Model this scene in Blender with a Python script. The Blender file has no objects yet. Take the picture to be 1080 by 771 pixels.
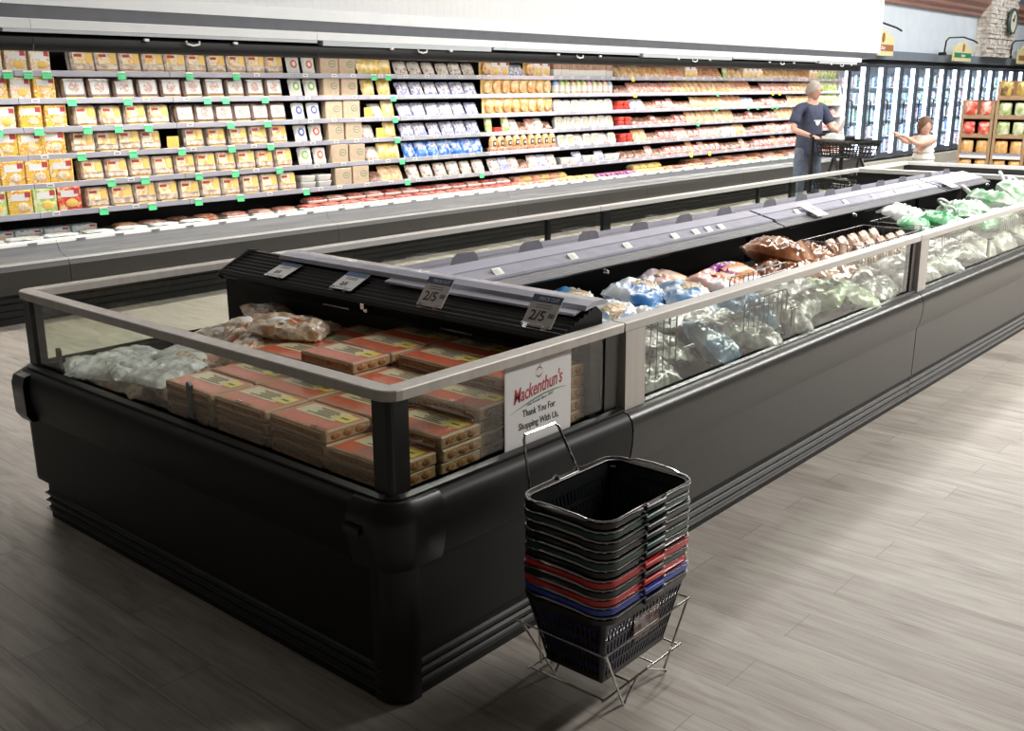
import bpy, math, random
from mathutils import Vector, Matrix, noise
random.seed(7)
SC = bpy.context.scene
COL = SC.collection
PI = math.pi

# ------------------------------------------------------------------ materials
_M = {}
def mat(name, col, rough=.5, metal=0, var=.0, scale=8, bump=0, emis=0, ecol=None, coat=0, spec=.5, cols=None, stretch=None, const=False, rnd=True, detail=3, alpha=1.0, vor=False):
    """procedural principled material: colour broken up by noise between shades or a list of colours"""
    if name in _M: return _M[name]
    m = bpy.data.materials.new(name); m.use_nodes = True
    nt = m.node_tree; N = nt.nodes; L = nt.links
    b = N['Principled BSDF']
    b.inputs['Base Color'].default_value = (*col, 1)
    b.inputs['Roughness'].default_value = rough
    b.inputs['Metallic'].default_value = metal
    b.inputs['Specular IOR Level'].default_value = spec
    b.inputs['Alpha'].default_value = alpha
    if coat: b.inputs['Coat Weight'].default_value = coat; b.inputs['Coat Roughness'].default_value = .15
    tc = N.new('ShaderNodeTexCoord')
    vec = tc.outputs['Object']
    if rnd:
        oi = N.new('ShaderNodeObjectInfo'); mu = N.new('ShaderNodeMath'); mu.operation = 'MULTIPLY'; mu.inputs[1].default_value = 60
        L.new(oi.outputs['Random'], mu.inputs[0])
        ad = N.new('ShaderNodeVectorMath'); ad.operation = 'ADD'
        L.new(vec, ad.inputs[0]); L.new(mu.outputs[0], ad.inputs[1]); vec = ad.outputs[0]
    if stretch:
        mp = N.new('ShaderNodeMapping'); mp.inputs['Scale'].default_value = stretch
        L.new(vec, mp.inputs['Vector']); vec = mp.outputs[0]
    if vor:
        nz = N.new('ShaderNodeTexVoronoi'); nz.inputs['Scale'].default_value = scale
        fac = nz.outputs['Color']
    else:
        nz = N.new('ShaderNodeTexNoise'); nz.inputs['Scale'].default_value = scale; nz.inputs['Detail'].default_value = detail
        fac = nz.outputs['Fac']
    L.new(vec, nz.inputs['Vector'])
    cr = N.new('ShaderNodeValToRGB')
    e = cr.color_ramp.elements
    if cols:
        n = len(cols)
        lo, hi = (.1, .9) if vor else (.36, .64)
        while len(e) < n: e.new(.5)
        for i, c in enumerate(cols):
            e[i].position = lo + (hi - lo) * (i / max(1, n - (0 if const else 1)))
            e[i].color = (*c, 1)
        if const: cr.color_ramp.interpolation = 'CONSTANT'; e[0].position = 0
    else:
        e[0].position = .3; e[1].position = .7
        e[0].color = (*[max(0, c * (1 - var)) for c in col], 1)
        e[1].color = (*[min(1, c * (1 + var)) for c in col], 1)
    L.new(fac, cr.inputs[0]); L.new(cr.outputs[0], b.inputs['Base Color'])
    if bump:
        bp = N.new('ShaderNodeBump'); bp.inputs['Strength'].default_value = bump; bp.inputs['Distance'].default_value = .01
        nb = N.new('ShaderNodeTexNoise'); nb.inputs['Scale'].default_value = scale * 1.7; nb.inputs['Detail'].default_value = 2
        L.new(vec, nb.inputs['Vector']); L.new(nb.outputs['Fac'], bp.inputs['Height']); L.new(bp.outputs[0], b.inputs['Normal'])
    if emis:
        b.inputs['Emission Color'].default_value = (*(ecol or col), 1); b.inputs['Emission Strength'].default_value = emis
    _M[name] = m
    return m

def glassmat(name, tint=(.9, .93, .9), refl=.10, rough=.02):
    m = bpy.data.materials.new(name); m.use_nodes = True
    nt = m.node_tree; N = nt.nodes; L = nt.links; N.clear()
    o = N.new('ShaderNodeOutputMaterial'); t = N.new('ShaderNodeBsdfTransparent'); g = N.new('ShaderNodeBsdfGlossy')
    t.inputs[0].default_value = (*tint, 1); g.inputs['Roughness'].default_value = rough; g.inputs[0].default_value = (1, 1, 1, 1)
    f = N.new('ShaderNodeFresnel'); f.inputs[0].default_value = 1.45
    ad = N.new('ShaderNodeMath'); ad.operation = 'ADD'; ad.inputs[1].default_value = refl; ad.use_clamp = True
    x = N.new('ShaderNodeMixShader')
    ge = N.new('ShaderNodeNewGeometry'); mb = N.new('ShaderNodeMath'); mb.operation = 'SUBTRACT'; mb.inputs[0].default_value = 1; L.new(ge.outputs['Backfacing'], mb.inputs[1])
    mm = N.new('ShaderNodeMath'); mm.operation = 'MULTIPLY'; L.new(ad.outputs[0], mm.inputs[0]); L.new(mb.outputs[0], mm.inputs[1])
    L.new(f.outputs[0], ad.inputs[0]); L.new(mm.outputs[0], x.inputs[0]); L.new(t.outputs[0], x.inputs[1]); L.new(g.outputs[0], x.inputs[2]); L.new(x.outputs[0], o.inputs[0])
    _M[name] = m; return m

def filmmat(name, col, op=.5):
    """clear or tinted plastic film: part transparent, part glossy white/tinted"""
    m = bpy.data.materials.new(name); m.use_nodes = True
    nt = m.node_tree; N = nt.nodes; L = nt.links
    b = N['Principled BSDF']; b.inputs['Base Color'].default_value = (*col, 1); b.inputs['Roughness'].default_value = .22
    tc = N.new('ShaderNodeTexCoord'); oi = N.new('ShaderNodeObjectInfo'); ad = N.new('ShaderNodeVectorMath'); ad.operation = 'ADD'
    L.new(tc.outputs['Object'], ad.inputs[0]); L.new(oi.outputs['Location'], ad.inputs[1])
    nz = N.new('ShaderNodeTexNoise'); nz.inputs['Scale'].default_value = 14; nz.inputs['Detail'].default_value = 2; L.new(ad.outputs[0], nz.inputs['Vector'])
    cr = N.new('ShaderNodeValToRGB'); cr.color_ramp.elements[0].position = .38; cr.color_ramp.elements[1].position = .62
    cr.color_ramp.elements[0].color = (max(0, op - .2),) * 3 + (1,); cr.color_ramp.elements[1].color = (min(1, op + .2),) * 3 + (1,)
    L.new(nz.outputs['Fac'], cr.inputs[0]); L.new(cr.outputs[0], b.inputs['Alpha'])
    bp = N.new('ShaderNodeBump'); bp.inputs['Strength'].default_value = .9; bp.inputs['Distance'].default_value = .012
    n2 = N.new('ShaderNodeTexNoise'); n2.inputs['Scale'].default_value = 22; L.new(ad.outputs[0], n2.inputs['Vector'])
    L.new(n2.outputs['Fac'], bp.inputs['Height']); L.new(bp.outputs[0], b.inputs['Normal'])
    _M[name] = m; return m

mat('black_metal', (.008, .008, .008), .5, 0, .15, 3, rnd=False, spec=.28)
mat('charcoal_paint', (.030, .030, .027), .33, 0, .12, 60, bump=.04, rnd=False)
mat('black_plastic', (.012, .012, .012), .3, 0, .2, 10)
mat('black_gloss', (.010, .010, .010), .28, 0, .2, 10, rnd=False)
mat('kick_ridge', (.17, .17, .165), .35, .3, .1, 10, rnd=False)
mat('black_liner', (.01, .01, .01), .6, 0, .2, 20, rnd=False)
mat('white_rail', (.60, .58, .55), .5, .1, .05, 12, stretch=(1, 1, 20), rnd=False)
mat('brushed_steel', (.56, .53, .49), .5, .3, .08, 30, stretch=(1, 1, .05), rnd=False)
mat('steel_sill', (.30, .31, .32), .25, .8, .1, 20, rnd=False)
mat('chrome', (.70, .69, .67), .18, 1, .03, 10)
mat('dull_wire', (.16, .15, .15), .35, .8, .1, 10)
mat('lavender_plastic', (.42, .41, .50), .28, 0, .06, 12, rnd=False)
mat('clear_strip', (.42, .42, .50), .2, 0, .08, 12, rnd=False)
mat('grey_strip', (.15, .15, .16), .35, .2, .1, 12, rnd=False)
mat('white_plastic', (.82, .82, .80), .35, 0, .03, 12)
mat('paper_white', (.80, .79, .78), .6, 0, .02, 12)
mat('ink_black', (.03, .03, .03), .6, 0, 0, 5)
mat('ink_grey', (.25, .25, .25), .6, 0, 0, 5)
mat('ink_red', (.48, .05, .06), .6, 0, .1, 20)
mat('ink_green', (.06, .26, .17), .6, 0, .05, 20)
mat('tag_green', (.08, .62, .25), .5, 0, .05, 20)
mat('tag_yellow', (.85, .75, .05), .5, 0, .05, 20)
mat('header_blue', (.07, .13, .28), .5, 0, .05, 20)
mat('case_grey', (.11, .113, .117), .35, .2, .25, 4, stretch=(.3, 8, 30), rnd=False)
mat('case_edge', (.36, .36, .35), .3, .5, .1, 4, rnd=False)
mat('shelf_metal', (.50, .52, .56), .35, .3, .05, 6, rnd=False)
mat('shelf_rail', (.43, .43, .50), .32, .1, .1, 3, rnd=False)
mat('pink_rail', (.66, .58, .68), .3, 0, .06, 3, rnd=False)
mat('door_frame', (.075, .088, .105), .4, .1, .1, 6, rnd=False)
mat('canopy_white', (.78, .80, .81), .4, 0, .03, 3, rnd=False)
mat('canopy_grey', (.50, .54, .56), .4, 0, .03, 3, rnd=False)
mat('trim_dark', (.10, .105, .12), .5, 0, .1, 8, rnd=False)
mat('back_dark', (.02, .02, .02), .6, 0, .3, 8, rnd=False)
mat('led', (1, .98, .93), .5, emis=9, rnd=False)
mat('led_cool', (.93, .96, 1), .5, emis=7, ecol=(.86, .92, 1), rnd=False)
glassmat('clear_glass', (.90, .92, .88), .035)
glassmat('door_glass', (.86, .90, .95), .03)
glassmat('acrylic', (.93, .93, .93), .25, .08)
filmmat('clear_film', (.72, .76, .75), .52)
filmmat('clear_film_dense', (.74, .77, .77), .75)

mat('clip_plastic', (.17, .17, .20), .4, 0, .1, 20)
mat('tag_face', (.55, .62, .50), .4, 0, .1, 30)
# ------------------------------------------------------------------ mesh builder
class MB:
    def __init__(s): s.v = []; s.f = []; s.m = []; s.mats = []
    def mi(s, m):
        if m not in s.mats: s.mats.append(m)
        return s.mats.index(m)
    def add(s, vs, fs, m, T=None):
        o = len(s.v); k = s.mi(m)
        for p in vs:
            p = Vector(p)
            s.v.append(tuple(T @ p) if T else tuple(p))
        for f in fs: s.f.append([i + o for i in f]); s.m.append(k)
    def box(s, lo, hi, m, T=None):
        x0, y0, z0 = lo; x1, y1, z1 = hi
        s.add([(x0,y0,z0),(x1,y0,z0),(x1,y1,z0),(x0,y1,z0),(x0,y0,z1),(x1,y0,z1),(x1,y1,z1),(x0,y1,z1)],
              [(0,3,2,1),(4,5,6,7),(0,1,5,4),(1,2,6,5),(2,3,7,6),(3,0,4,7)], m, T)
        return s
    def rbox(s, lo, hi, r, m, T=None, n=3, ch=None, taper=0):
        """rounded vertical edges, chamfered top and bottom; taper shrinks the bottom"""
        x0, y0, z0 = lo; x1, y1, z1 = hi; ch = r * .6 if ch is None else ch
        def ring(ins, z, tp):
            a = x0 + ins + tp; b = x1 - ins - tp; c = y0 + ins + tp; d = y1 - ins - tp; q = max(r - ins, .0005); out = []
            for cx, cy, a0 in ((b - q, d - q, 0), (a + q, d - q, 90), (a + q, c + q, 180), (b - q, c + q, 270)):
                for i in range(n + 1):
                    t = math.radians(a0 + 90 * i / n); out.append((cx + q * math.cos(t), cy + q * math.sin(t), z))
            return out
        rs = [ring(ch, z0, taper), ring(0, z0 + ch, taper), ring(0, z1 - ch, 0), ring(ch, z1, 0)]
        k = len(rs[0]); vs = sum(rs, []); fs = [tuple(range(k))[::-1], tuple(range(3 * k, 4 * k))]
        for j in range(3):
            for i in range(k): fs.append((j*k+i, j*k+(i+1)%k, (j+1)*k+(i+1)%k, (j+1)*k+i))
        s.add(vs, fs, m, T); return s
    def quad(s, a, b, c, d, m, T=None): s.add([a, b, c, d], [(0,1,2,3)], m, T); return s
    def prism(s, prof, axis, a, b, m, T=None, cap=True):
        """closed 2D outline pushed along axis. axis x: (y,z); y: (x,z); z: (x,y)"""
        def P(p, t): return (t, p[0], p[1]) if axis == 'x' else ((p[0], t, p[1]) if axis == 'y' else (p[0], p[1], t))
        n = len(prof); vs = [P(p, a) for p in prof] + [P(p, b) for p in prof]
        fs = [(i, (i+1) % n, n + (i+1) % n, n + i) for i in range(n)]
        if cap: fs += [tuple(range(n))[::-1], tuple(range(n, 2*n))]
        s.add(vs, fs, m, T); return s
    def tube(s, pts, r, m, n=6, closed=False, T=None):
        pts = [Vector(p) for p in pts]; k = len(pts); vs = []; up = Vector((0, 0, 1)); prev = None
        for i, p in enumerate(pts):
            if closed: d = (pts[(i+1) % k] - pts[i-1])
            else: d = pts[min(i+1, k-1)] - pts[max(i-1, 0)]
            d.normalize()
            a = prev - d * prev.dot(d) if prev is not None else (d.cross(up) if abs(d.z) < .9 else d.cross(Vector((1, 0, 0))))
            if a.length < 1e-6: a = d.orthogonal()
            a.normalize(); prev = a; b = d.cross(a)
            rr = r[i] if isinstance(r, (list, tuple)) else r
            for j in range(n):
                t = 2 * PI * j / n; vs.append(p + a * (rr * math.cos(t)) + b * (rr * math.sin(t)))
        fs = []
        for i in range(k if closed else k - 1):
            i2 = (i + 1) % k
            for j in range(n): fs.append((i*n+j, i*n+(j+1) % n, i2*n+(j+1) % n, i2*n+j))
        if not closed: fs += [tuple(range(n))[::-1], tuple(range((k-1)*n, k*n))]
        s.add(vs, fs, m, T); return s
    def lathe(s, prof, c, m, n=14, T=None, cap=True, sx=1, sy=1):
        vs = []; fs = []; k = len(prof)
        for r, z in prof:
            for j in range(n): t = 2*PI*j/n; vs.append((c[0] + r*sx*math.cos(t), c[1] + r*sy*math.sin(t), c[2] + z))
        for i in range(k - 1):
            for j in range(n): fs.append((i*n+j, i*n+(j+1) % n, (i+1)*n+(j+1) % n, (i+1)*n+j))
        if cap: fs += [tuple(range(n))[::-1], tuple(range((k-1)*n, k*n))]
        s.add(vs, fs, m, T); return s
    def ball(s, c, r, m, n=10, k=7, T=None):
        rx, ry, rz = r if isinstance(r, tuple) else (r, r, r)
        vs = []; fs = []
        for i in range(1, k):
            a = PI * i / k
            for j in range(n): t = 2*PI*j/n; vs.append((c[0]+rx*math.sin(a)*math.cos(t), c[1]+ry*math.sin(a)*math.sin(t), c[2]-rz*math.cos(a)))
        vs += [(c[0], c[1], c[2]-rz), (c[0], c[1], c[2]+rz)]; B = len(vs)-2
        for i in range(k-2):
            for j in range(n): fs.append((i*n+j, i*n+(j+1) % n, (i+1)*n+(j+1) % n, (i+1)*n+j))
        for j in range(n): fs.append((B, (j+1) % n, j)); fs.append((B+1, (k-2)*n+j, (k-2)*n+(j+1) % n))
        s.add(vs, fs, m, T); return s
    def pillow(s, w, h, t, m, seed=0, nx=26, ny=20, wr=.25, flat=.0, T=None, seal=.06, amp=1.0):
        """stuffed pouch: lies in XY (w by h), thickness t along Z, base at z=0"""
        vs = []; fs = []
        def hgt(u, v):
            uu = max(0, 1 - abs(u) ** 3.2); vv = max(0, 1 - (min(1, abs(v) / (1 - seal))) ** 3.5)
            return (uu * vv) ** .55
        for side in (1, -1):
            for j in range(ny + 1):
                for i in range(nx + 1):
                    u = -1 + 2*i/nx; v = -1 + 2*j/ny
                    g = hgt(u, v)
                    nz = noise.noise(Vector((u*2.2+seed*3.7, v*2.2+seed, side*5))) * wr + noise.noise(Vector((u*6+seed, v*6, side*9+seed))) * wr*.45
                    q1 = noise.noise(Vector((u*3.1+seed*2.3, v*4.3-seed, side*3+seed))); q2 = noise.noise(Vector((u*7.5-seed, v*6.5+seed*1.7, side*2)))
                    cr_ = (.5 - min(1, abs(q1)*3.2)) * .34 + (.5 - min(1, abs(q2)*3)) * .17
                    z = t*.5 + side * t*.5 * g * (1 + (nz + cr_*wr*1.9) * amp)
                    if side < 0: z = t*.5 - t*.5*g*(1 + nz*.2)
                    ex = 1 - .06 * abs(v) ** 2 + .03 * noise.noise(Vector((v*3, seed, 1)))
                    ey = 1 - .07 * abs(u) ** 2 + .03 * noise.noise(Vector((u*3, seed, 2)))
                    if i in (0, nx) or j in (0, ny): z = t*.5 + .004*noise.noise(Vector((u*5, v*5, seed)))*4
                    vs.append((u*w/2*ex, v*h/2*ey, z))
        K = (nx+1)*(ny+1)
        for sd in (0, 1):
            for j in range(ny):
                for i in range(nx):
                    a = sd*K + j*(nx+1)+i; q = (a, a+1, a+nx+2, a+nx+1)
                    fs.append(q if sd == 0 else q[::-1])
        s.add(vs, fs, m, T); return s
    def sweep(s, path, prof, m, closed=False):
        """path: plan points; prof: (outward offset, z) outline, closed; outward = right of travel"""
        n = len(path); k = len(prof); vs = []
        for i, p in enumerate(path):
            p = Vector(p[:2])
            d1 = (p - Vector(path[i-1][:2])).normalized() if (i > 0 or closed) else None
            d2 = (Vector(path[(i+1) % n][:2]) - p).normalized() if (i < n-1 or closed) else None
            d1 = d1 or d2; d2 = d2 or d1
            n1 = Vector((d1.y, -d1.x)); n2 = Vector((d2.y, -d2.x)); b = (n1 + n2).normalized(); sc = 1 / max(.3, b.dot(n1))
            for o, z in prof: q = p + b * (o * sc); vs.append((q.x, q.y, z))
        fs = []
        for i in range(n if closed else n-1):
            i2 = (i+1) % n
            for j in range(k): fs.append((i*k+j, i2*k+j, i2*k+(j+1) % k, i*k+(j+1) % k))
        if not closed: fs += [tuple(range(k)), tuple(range((n-1)*k, n*k))[::-1]]
        s.add(vs, fs, m); return s
    def mesh(s, name, off=None, smooth=False):
        me = bpy.data.meshes.new(name)
        o = Vector(off) if off is not None else Vector((0, 0, 0))
        me.from_pydata([tuple(Vector(v) - o) for v in s.v], [], s.f)
        for m in s.mats: me.materials.append(_M[m])
        me.polygons.foreach_set('material_index', s.m)
        if smooth:
            me.polygons.foreach_set('use_smooth', [True]*len(me.polygons))
            try: me.set_sharp_from_angle(angle=math.radians(42))
            except Exception: pass
        me.update(); return me

def setp(o, label=None, cat=None, group=None, kind=None):
    if label: o['label'] = label
    if cat: o['category'] = cat
    if group: o['group'] = group
    if kind: o['kind'] = kind
    return o
def empty(name, loc=(0, 0, 0), rz=0, label=None, cat=None, group=None):
    o = bpy.data.objects.new(name, None); COL.objects.link(o); o.location = loc; o.rotation_euler = (0, 0, rz); o.empty_display_size = .1
    return setp(o, label, cat, group)
def part(name, mb, parent, label=None, smooth=False, loc=None, abs_=False, kind=None):
    """child mesh; abs_: vertices were written in world coordinates (parent unrotated)"""
    off = None
    if abs_:
        off = Vector((0, 0, 0)); q = parent
        while q is not None: off += q.location; q = q.parent
    me = mb.mesh(name, off, smooth)
    o = bpy.data.objects.new(name, me); COL.objects.link(o); o.parent = parent
    if loc is not None: o.location = loc
    return setp(o, label, None, None, kind)
def solo(name, mb, label=None, cat=None, group=None, kind=None, base=None, smooth=False):
    base = Vector(base) if base is not None else Vector((0, 0, 0))
    o = bpy.data.objects.new(name, mb.mesh(name, base, smooth)); COL.objects.link(o); o.location = base
    return setp(o, label, cat, group, kind)
def dup(src, loc, rot=(0, 0, 0), label=None, group=None, scale=None):
    def cp(o, par):
        c = o.copy(); COL.objects.link(c); c.parent = par
        for g in o.children: cp(g, c)
        return c
    c = cp(src, None); c.location = loc; c.rotation_euler = rot
    if scale: c.scale = scale if isinstance(scale, tuple) else (scale,)*3
    if label: c['label'] = label
    if group: c['group'] = group
    return c
class Proto:
    """builds a thing once; the first use takes the original, later uses copy it and its parts"""
    def __init__(s, o): s.o = o; s.used = False
    def put(s, loc, rot=(0, 0, 0), label=None, group=None, scale=None):
        if not s.used:
            s.used = True; o = s.o; o.location = loc; o.rotation_euler = rot
            if scale: o.scale = scale if isinstance(scale, tuple) else (scale,)*3
            if label: o['label'] = label
            if group: o['group'] = group
            return o
        return dup(s.o, loc, rot, label, group, scale or (1, 1, 1))

def text_mesh(body, size, shear=0, bold=0, align='CENTER', extrude=.0004, sx=1.0):
    cu = bpy.data.curves.new('lettering', 'FONT'); cu.body = body; cu.size = size; cu.shear = shear; cu.offset = bold; cu.align_x = align
    cu.extrude = extrude; cu.resolution_u = 2
    ob = bpy.data.objects.new('lettering', cu); COL.objects.link(ob)
    dg = bpy.context.evaluated_depsgraph_get(); dg.update()
    me = bpy.data.meshes.new_from_object(ob.evaluated_get(dg)); 
    bpy.data.objects.remove(ob); bpy.data.curves.remove(cu)
    if sx != 1: me.transform(Matrix.Diagonal((sx, 1, 1, 1)))
    return me
def lettering(body, size, m, parent, loc, rot=(PI/2, 0, 0), name='lettering', **k):
    me = text_mesh(body, size, **k); me.materials.clear(); me.materials.append(_M[m]); me.name = name
    o = bpy.data.objects.new(name, me); COL.objects.link(o); o.parent = parent; o.location = loc; o.rotation_euler = rot
    return o
def text_into(mb, body, size, m, T, **k):
    me = text_mesh(body, size, **k)
    mb.add([v.co[:] for v in me.vertices], [tuple(p.vertices) for p in me.polygons], m, T); bpy.data.meshes.remove(me)

ORD = ['first','second','third','fourth','fifth','sixth','seventh','eighth','ninth','tenth','eleventh','twelfth','thirteenth','fourteenth','fifteenth','sixteenth','seventeenth','eighteenth','nineteenth','twentieth']
def ordw(n):
    if n < 20: return ORD[n]
    t = {2: 'twenty', 3: 'thirty', 4: 'forty', 5: 'fifty'}[(n+1)//10]
    return t + ('-' + ORD[(n+1) % 10 - 1] if (n+1) % 10 else 'th')

# ------------------------------------------------------------------ camera (1.65 m eye height at the origin, looking over the corner of the island)
CR = ((.6545280451, .2004280180, -.7289867267), (-.7560346859, .1707838851, -.6318579098), (-.0021428431, .9647079735, .2633132761))
cam = bpy.data.cameras.new('camera'); co = bpy.data.objects.new('camera', cam); COL.objects.link(co)
cam.sensor_width = 36; cam.lens = 1074.78 / 1080 * 36; cam.clip_end = 100
Mx = Matrix((( *CR[0], 0), (*CR[1], 0), (*CR[2], 1.65), (0, 0, 0, 1)))
co.matrix_world = Mx; SC.camera = co

# ------------------------------------------------------------------ the setting
def floor_material():
    m = bpy.data.materials.new('plank_floor'); m.use_nodes = True
    nt = m.node_tree; N = nt.nodes; L = nt.links; b = N['Principled BSDF']
    tc = N.new('ShaderNodeTexCoord'); mp = N.new('ShaderNodeMapping'); mp.inputs['Rotation'].default_value = (0, 0, PI/2)
    L.new(tc.outputs['Object'], mp.inputs['Vector'])
    br = N.new('ShaderNodeTexBrick'); br.offset = .37; br.inputs['Scale'].default_value = 1
    br.inputs['Brick Width'].default_value = 1.22; br.inputs['Row Height'].default_value = .18; br.inputs['Mortar Size'].default_value = .0011; br.inputs['Bias'].default_value = 0
    br.inputs['Color1'].default_value = (0, 0, 0, 1); br.inputs['Color2'].default_value = (1, 1, 1, 1); br.inputs['Mortar'].default_value = (.5, .5, .5, 1)
    L.new(mp.outputs[0], br.inputs['Vector'])
    # grain: long streaks along the plank, shifted per plank
    sc = N.new('ShaderNodeVectorMath'); sc.operation = 'MULTIPLY'; sc.inputs[1].default_value = (2.2, 42, 1); L.new(mp.outputs[0], sc.inputs[0])
    pl = N.new('ShaderNodeVectorMath'); pl.operation = 'MULTIPLY_ADD'; pl.inputs[1].default_value = (17, 31, 5); L.new(br.outputs['Color'], pl.inputs[0]); L.new(sc.outputs[0], pl.inputs[2])
    n1 = N.new('ShaderNodeTexNoise'); n1.inputs['Scale'].default_value = 1.0; n1.inputs['Detail'].default_value = 7; n1.inputs['Roughness'].default_value = .62; n1.inputs['Distortion'].default_value = .7
    L.new(pl.outputs[0], n1.inputs['Vector'])
    s2 = N.new('ShaderNodeVectorMath'); s2.operation = 'MULTIPLY'; s2.inputs[1].default_value = (1.3, 5, 1); L.new(mp.outputs[0], s2.inputs[0])
    n2 = N.new('ShaderNodeTexNoise'); n2.inputs['Scale'].default_value = 1.2; n2.inputs['Detail'].default_value = 4; n2.inputs['Distortion'].default_value = 2.2; L.new(s2.outputs[0], n2.inputs['Vector'])
    cr = N.new('ShaderNodeValToRGB'); e = cr.color_ramp.elements
    e[0].position = .30; e[0].color = (.15, .115, .088, 1); e[1].position = .72; e[1].color = (.46, .43, .39, 1)
    q = e.new(.48); q.color = (.315, .285, .25, 1)
    s3 = N.new('ShaderNodeVectorMath'); s3.operation = 'MULTIPLY'; s3.inputs[1].default_value = (9, 210, 1); L.new(mp.outputs[0], s3.inputs[0])
    n3 = N.new('ShaderNodeTexNoise'); n3.inputs['Scale'].default_value = 1; n3.inputs['Detail'].default_value = 3; L.new(s3.outputs[0], n3.inputs['Vector'])
    ma = N.new('ShaderNodeMath'); ma.operation = 'MULTIPLY_ADD'; ma.inputs[1].default_value = .32; L.new(n3.outputs['Fac'], ma.inputs[0])
    mc = N.new('ShaderNodeMath'); mc.operation = 'MULTIPLY'; mc.inputs[1].default_value = .68; L.new(n1.outputs['Fac'], mc.inputs[0]); L.new(mc.outputs[0], ma.inputs[2])
    ad = N.new('ShaderNodeMath'); ad.operation = 'MULTIPLY_ADD'; ad.inputs[1].default_value = .62; L.new(ma.outputs[0], ad.inputs[0])
    m2 = N.new('ShaderNodeMath'); m2.operation = 'MULTIPLY'; m2.inputs[1].default_value = .4; L.new(n2.outputs['Fac'], m2.inputs[0]); L.new(m2.outputs[0], ad.inputs[2])
    L.new(ad.outputs[0], cr.inputs[0])
    tn = N.new('ShaderNodeMix'); tn.data_type = 'RGBA'; tn.blend_type = 'MULTIPLY'; tn.inputs[0].default_value = 1
    r2 = N.new('ShaderNodeValToRGB'); r2.color_ramp.elements[0].color = (.88, .87, .86, 1); r2.color_ramp.elements[1].color = (1.06, 1.06, 1.06, 1)
    L.new(br.outputs['Color'], r2.inputs[0]); L.new(cr.outputs[0], tn.inputs[6]); L.new(r2.outputs[0], tn.inputs[7])
    sm = N.new('ShaderNodeMix'); sm.data_type = 'RGBA'; L.new(br.outputs['Fac'], sm.inputs[0]); L.new(tn.outputs[2], sm.inputs[6]); sm.inputs[7].default_value = (.13, .115, .1, 1)
    L.new(sm.outputs[2], b.inputs['Base Color'])
    b.inputs['Roughness'].default_value = .5
    bp = N.new('ShaderNodeBump'); bp.inputs['Strength'].default_value = .12; bp.inputs['Distance'].default_value = .002; L.new(n1.outputs['Fac'], bp.inputs['Height']); L.new(bp.outputs[0], b.inputs['Normal'])
    _M['plank_floor'] = m
floor_material()
solo('floor', MB().box((-6, -8, -.1), (40, 10.5, 0), 'plank_floor'), kind='structure')

def wall_material(name, col, step):
    m = mat(name, col, .6, 0, .02, 2, rnd=False)
    nt = m.node_tree; N = nt.nodes; L = nt.links; b = N['Principled BSDF']
    tc = N.new('ShaderNodeTexCoord'); wv = N.new('ShaderNodeTexWave'); wv.bands_direction = 'X'; wv.wave_profile = 'SAW'; wv.inputs['Scale'].default_value = step
    L.new(tc.outputs['Object'], wv.inputs['Vector'])
    cr = N.new('ShaderNodeValToRGB'); cr.color_ramp.elements[0].position = 0; cr.color_ramp.elements[0].color = (0, 0, 0, 1); cr.color_ramp.elements[1].position = .06; cr.color_ramp.elements[1].color = (1, 1, 1, 1)
    bp = N.new('ShaderNodeBump'); bp.inputs['Strength'].default_value = .35; bp.inputs['Distance'].default_value = .006
    L.new(wv.outputs['Fac'], cr.inputs[0]); L.new(cr.outputs[0], bp.inputs['Height']); L.new(bp.outputs[0], b.inputs['Normal'])
wall_material('beadboard_white', (.68, .69, .70), 3.2)
mat('pale_wall', (.60, .655, .70), .7, 0, .04, 3, rnd=False)
mat('header_grey', (.20, .235, .275), .45, .1, .06, 3, rnd=False)
mat('brown_cornice', (.30, .155, .125), .45, 0, .12, 3, stretch=(.3, 3, 6), rnd=False)
mat('recess_blue', (.22, .25, .32), .7, 0, .06, 3, rnd=False)
mat('tan_curb', (.50, .455, .38), .6, 0, .06, 3, rnd=False)

SX = 18.95   # right end of the white bulkhead
w = MB(); w.box((-3, 7.62, 2.215), (SX, 8.75, 3.45), 'beadboard_white'); solo('wall_bulkhead', w, kind='structure')
w = MB(); w.box((-3, 7.60, 2.13), (SX-.12, 7.66, 2.225), 'trim_dark'); w.box((-3, 7.66, 2.13), (SX-.12, 8.7, 2.2), 'trim_dark'); solo('trim_1', w, kind='structure')
w = MB(); w.box((-3, 7.595, 2.226), (SX+.02, 7.63, 2.32), 'canopy_white'); w.box((SX-.09, 7.597, 2.32), (SX+.02, 7.7, 3.2), 'canopy_white'); solo('trim_2', w, kind='structure')
prof = [(0, 3.17), (.05, 3.17), (.06, 3.22), (.12, 3.27), (.18, 3.31), (.19, 3.38), (.24, 3.40), (.24, 3.45), (0, 3.45)]
w = MB(); w.sweep([(-3, 7.62), (SX, 7.62), (SX, 8.7)], prof, 'canopy_white'); solo('trim_3', w, kind='structure')
solo('wall_back', MB().box((-3, 8.6, 0), (SX, 8.75, 2.2), 'pale_wall'), kind='structure')
solo('wall_right', MB().box((SX, 8.28, 2.32), (38, 8.7, 3.3), 'pale_wall').box((SX, 8.55, 3.3), (38, 8.7, 5.5), 'recess_blue').box((SX, 8.86, 0), (38, 8.95, 2.4), 'pale_wall'), kind='structure')
prof = [(8.28, 3.24), (8.20, 3.24), (8.19, 3.30), (8.12, 3.36), (8.11, 3.42), (8.02, 3.50), (8.0, 3.62), (8.55, 3.62), (8.55, 3.24)]
solo('trim_4', MB().prism(prof, 'x', SX+.1, 38, 'brown_cornice'), kind='structure')
solo('trim_5', MB().box((SX-.1, 8.0, 0), (38, 8.16, .2), 'tan_curb'), kind='structure')

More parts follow.
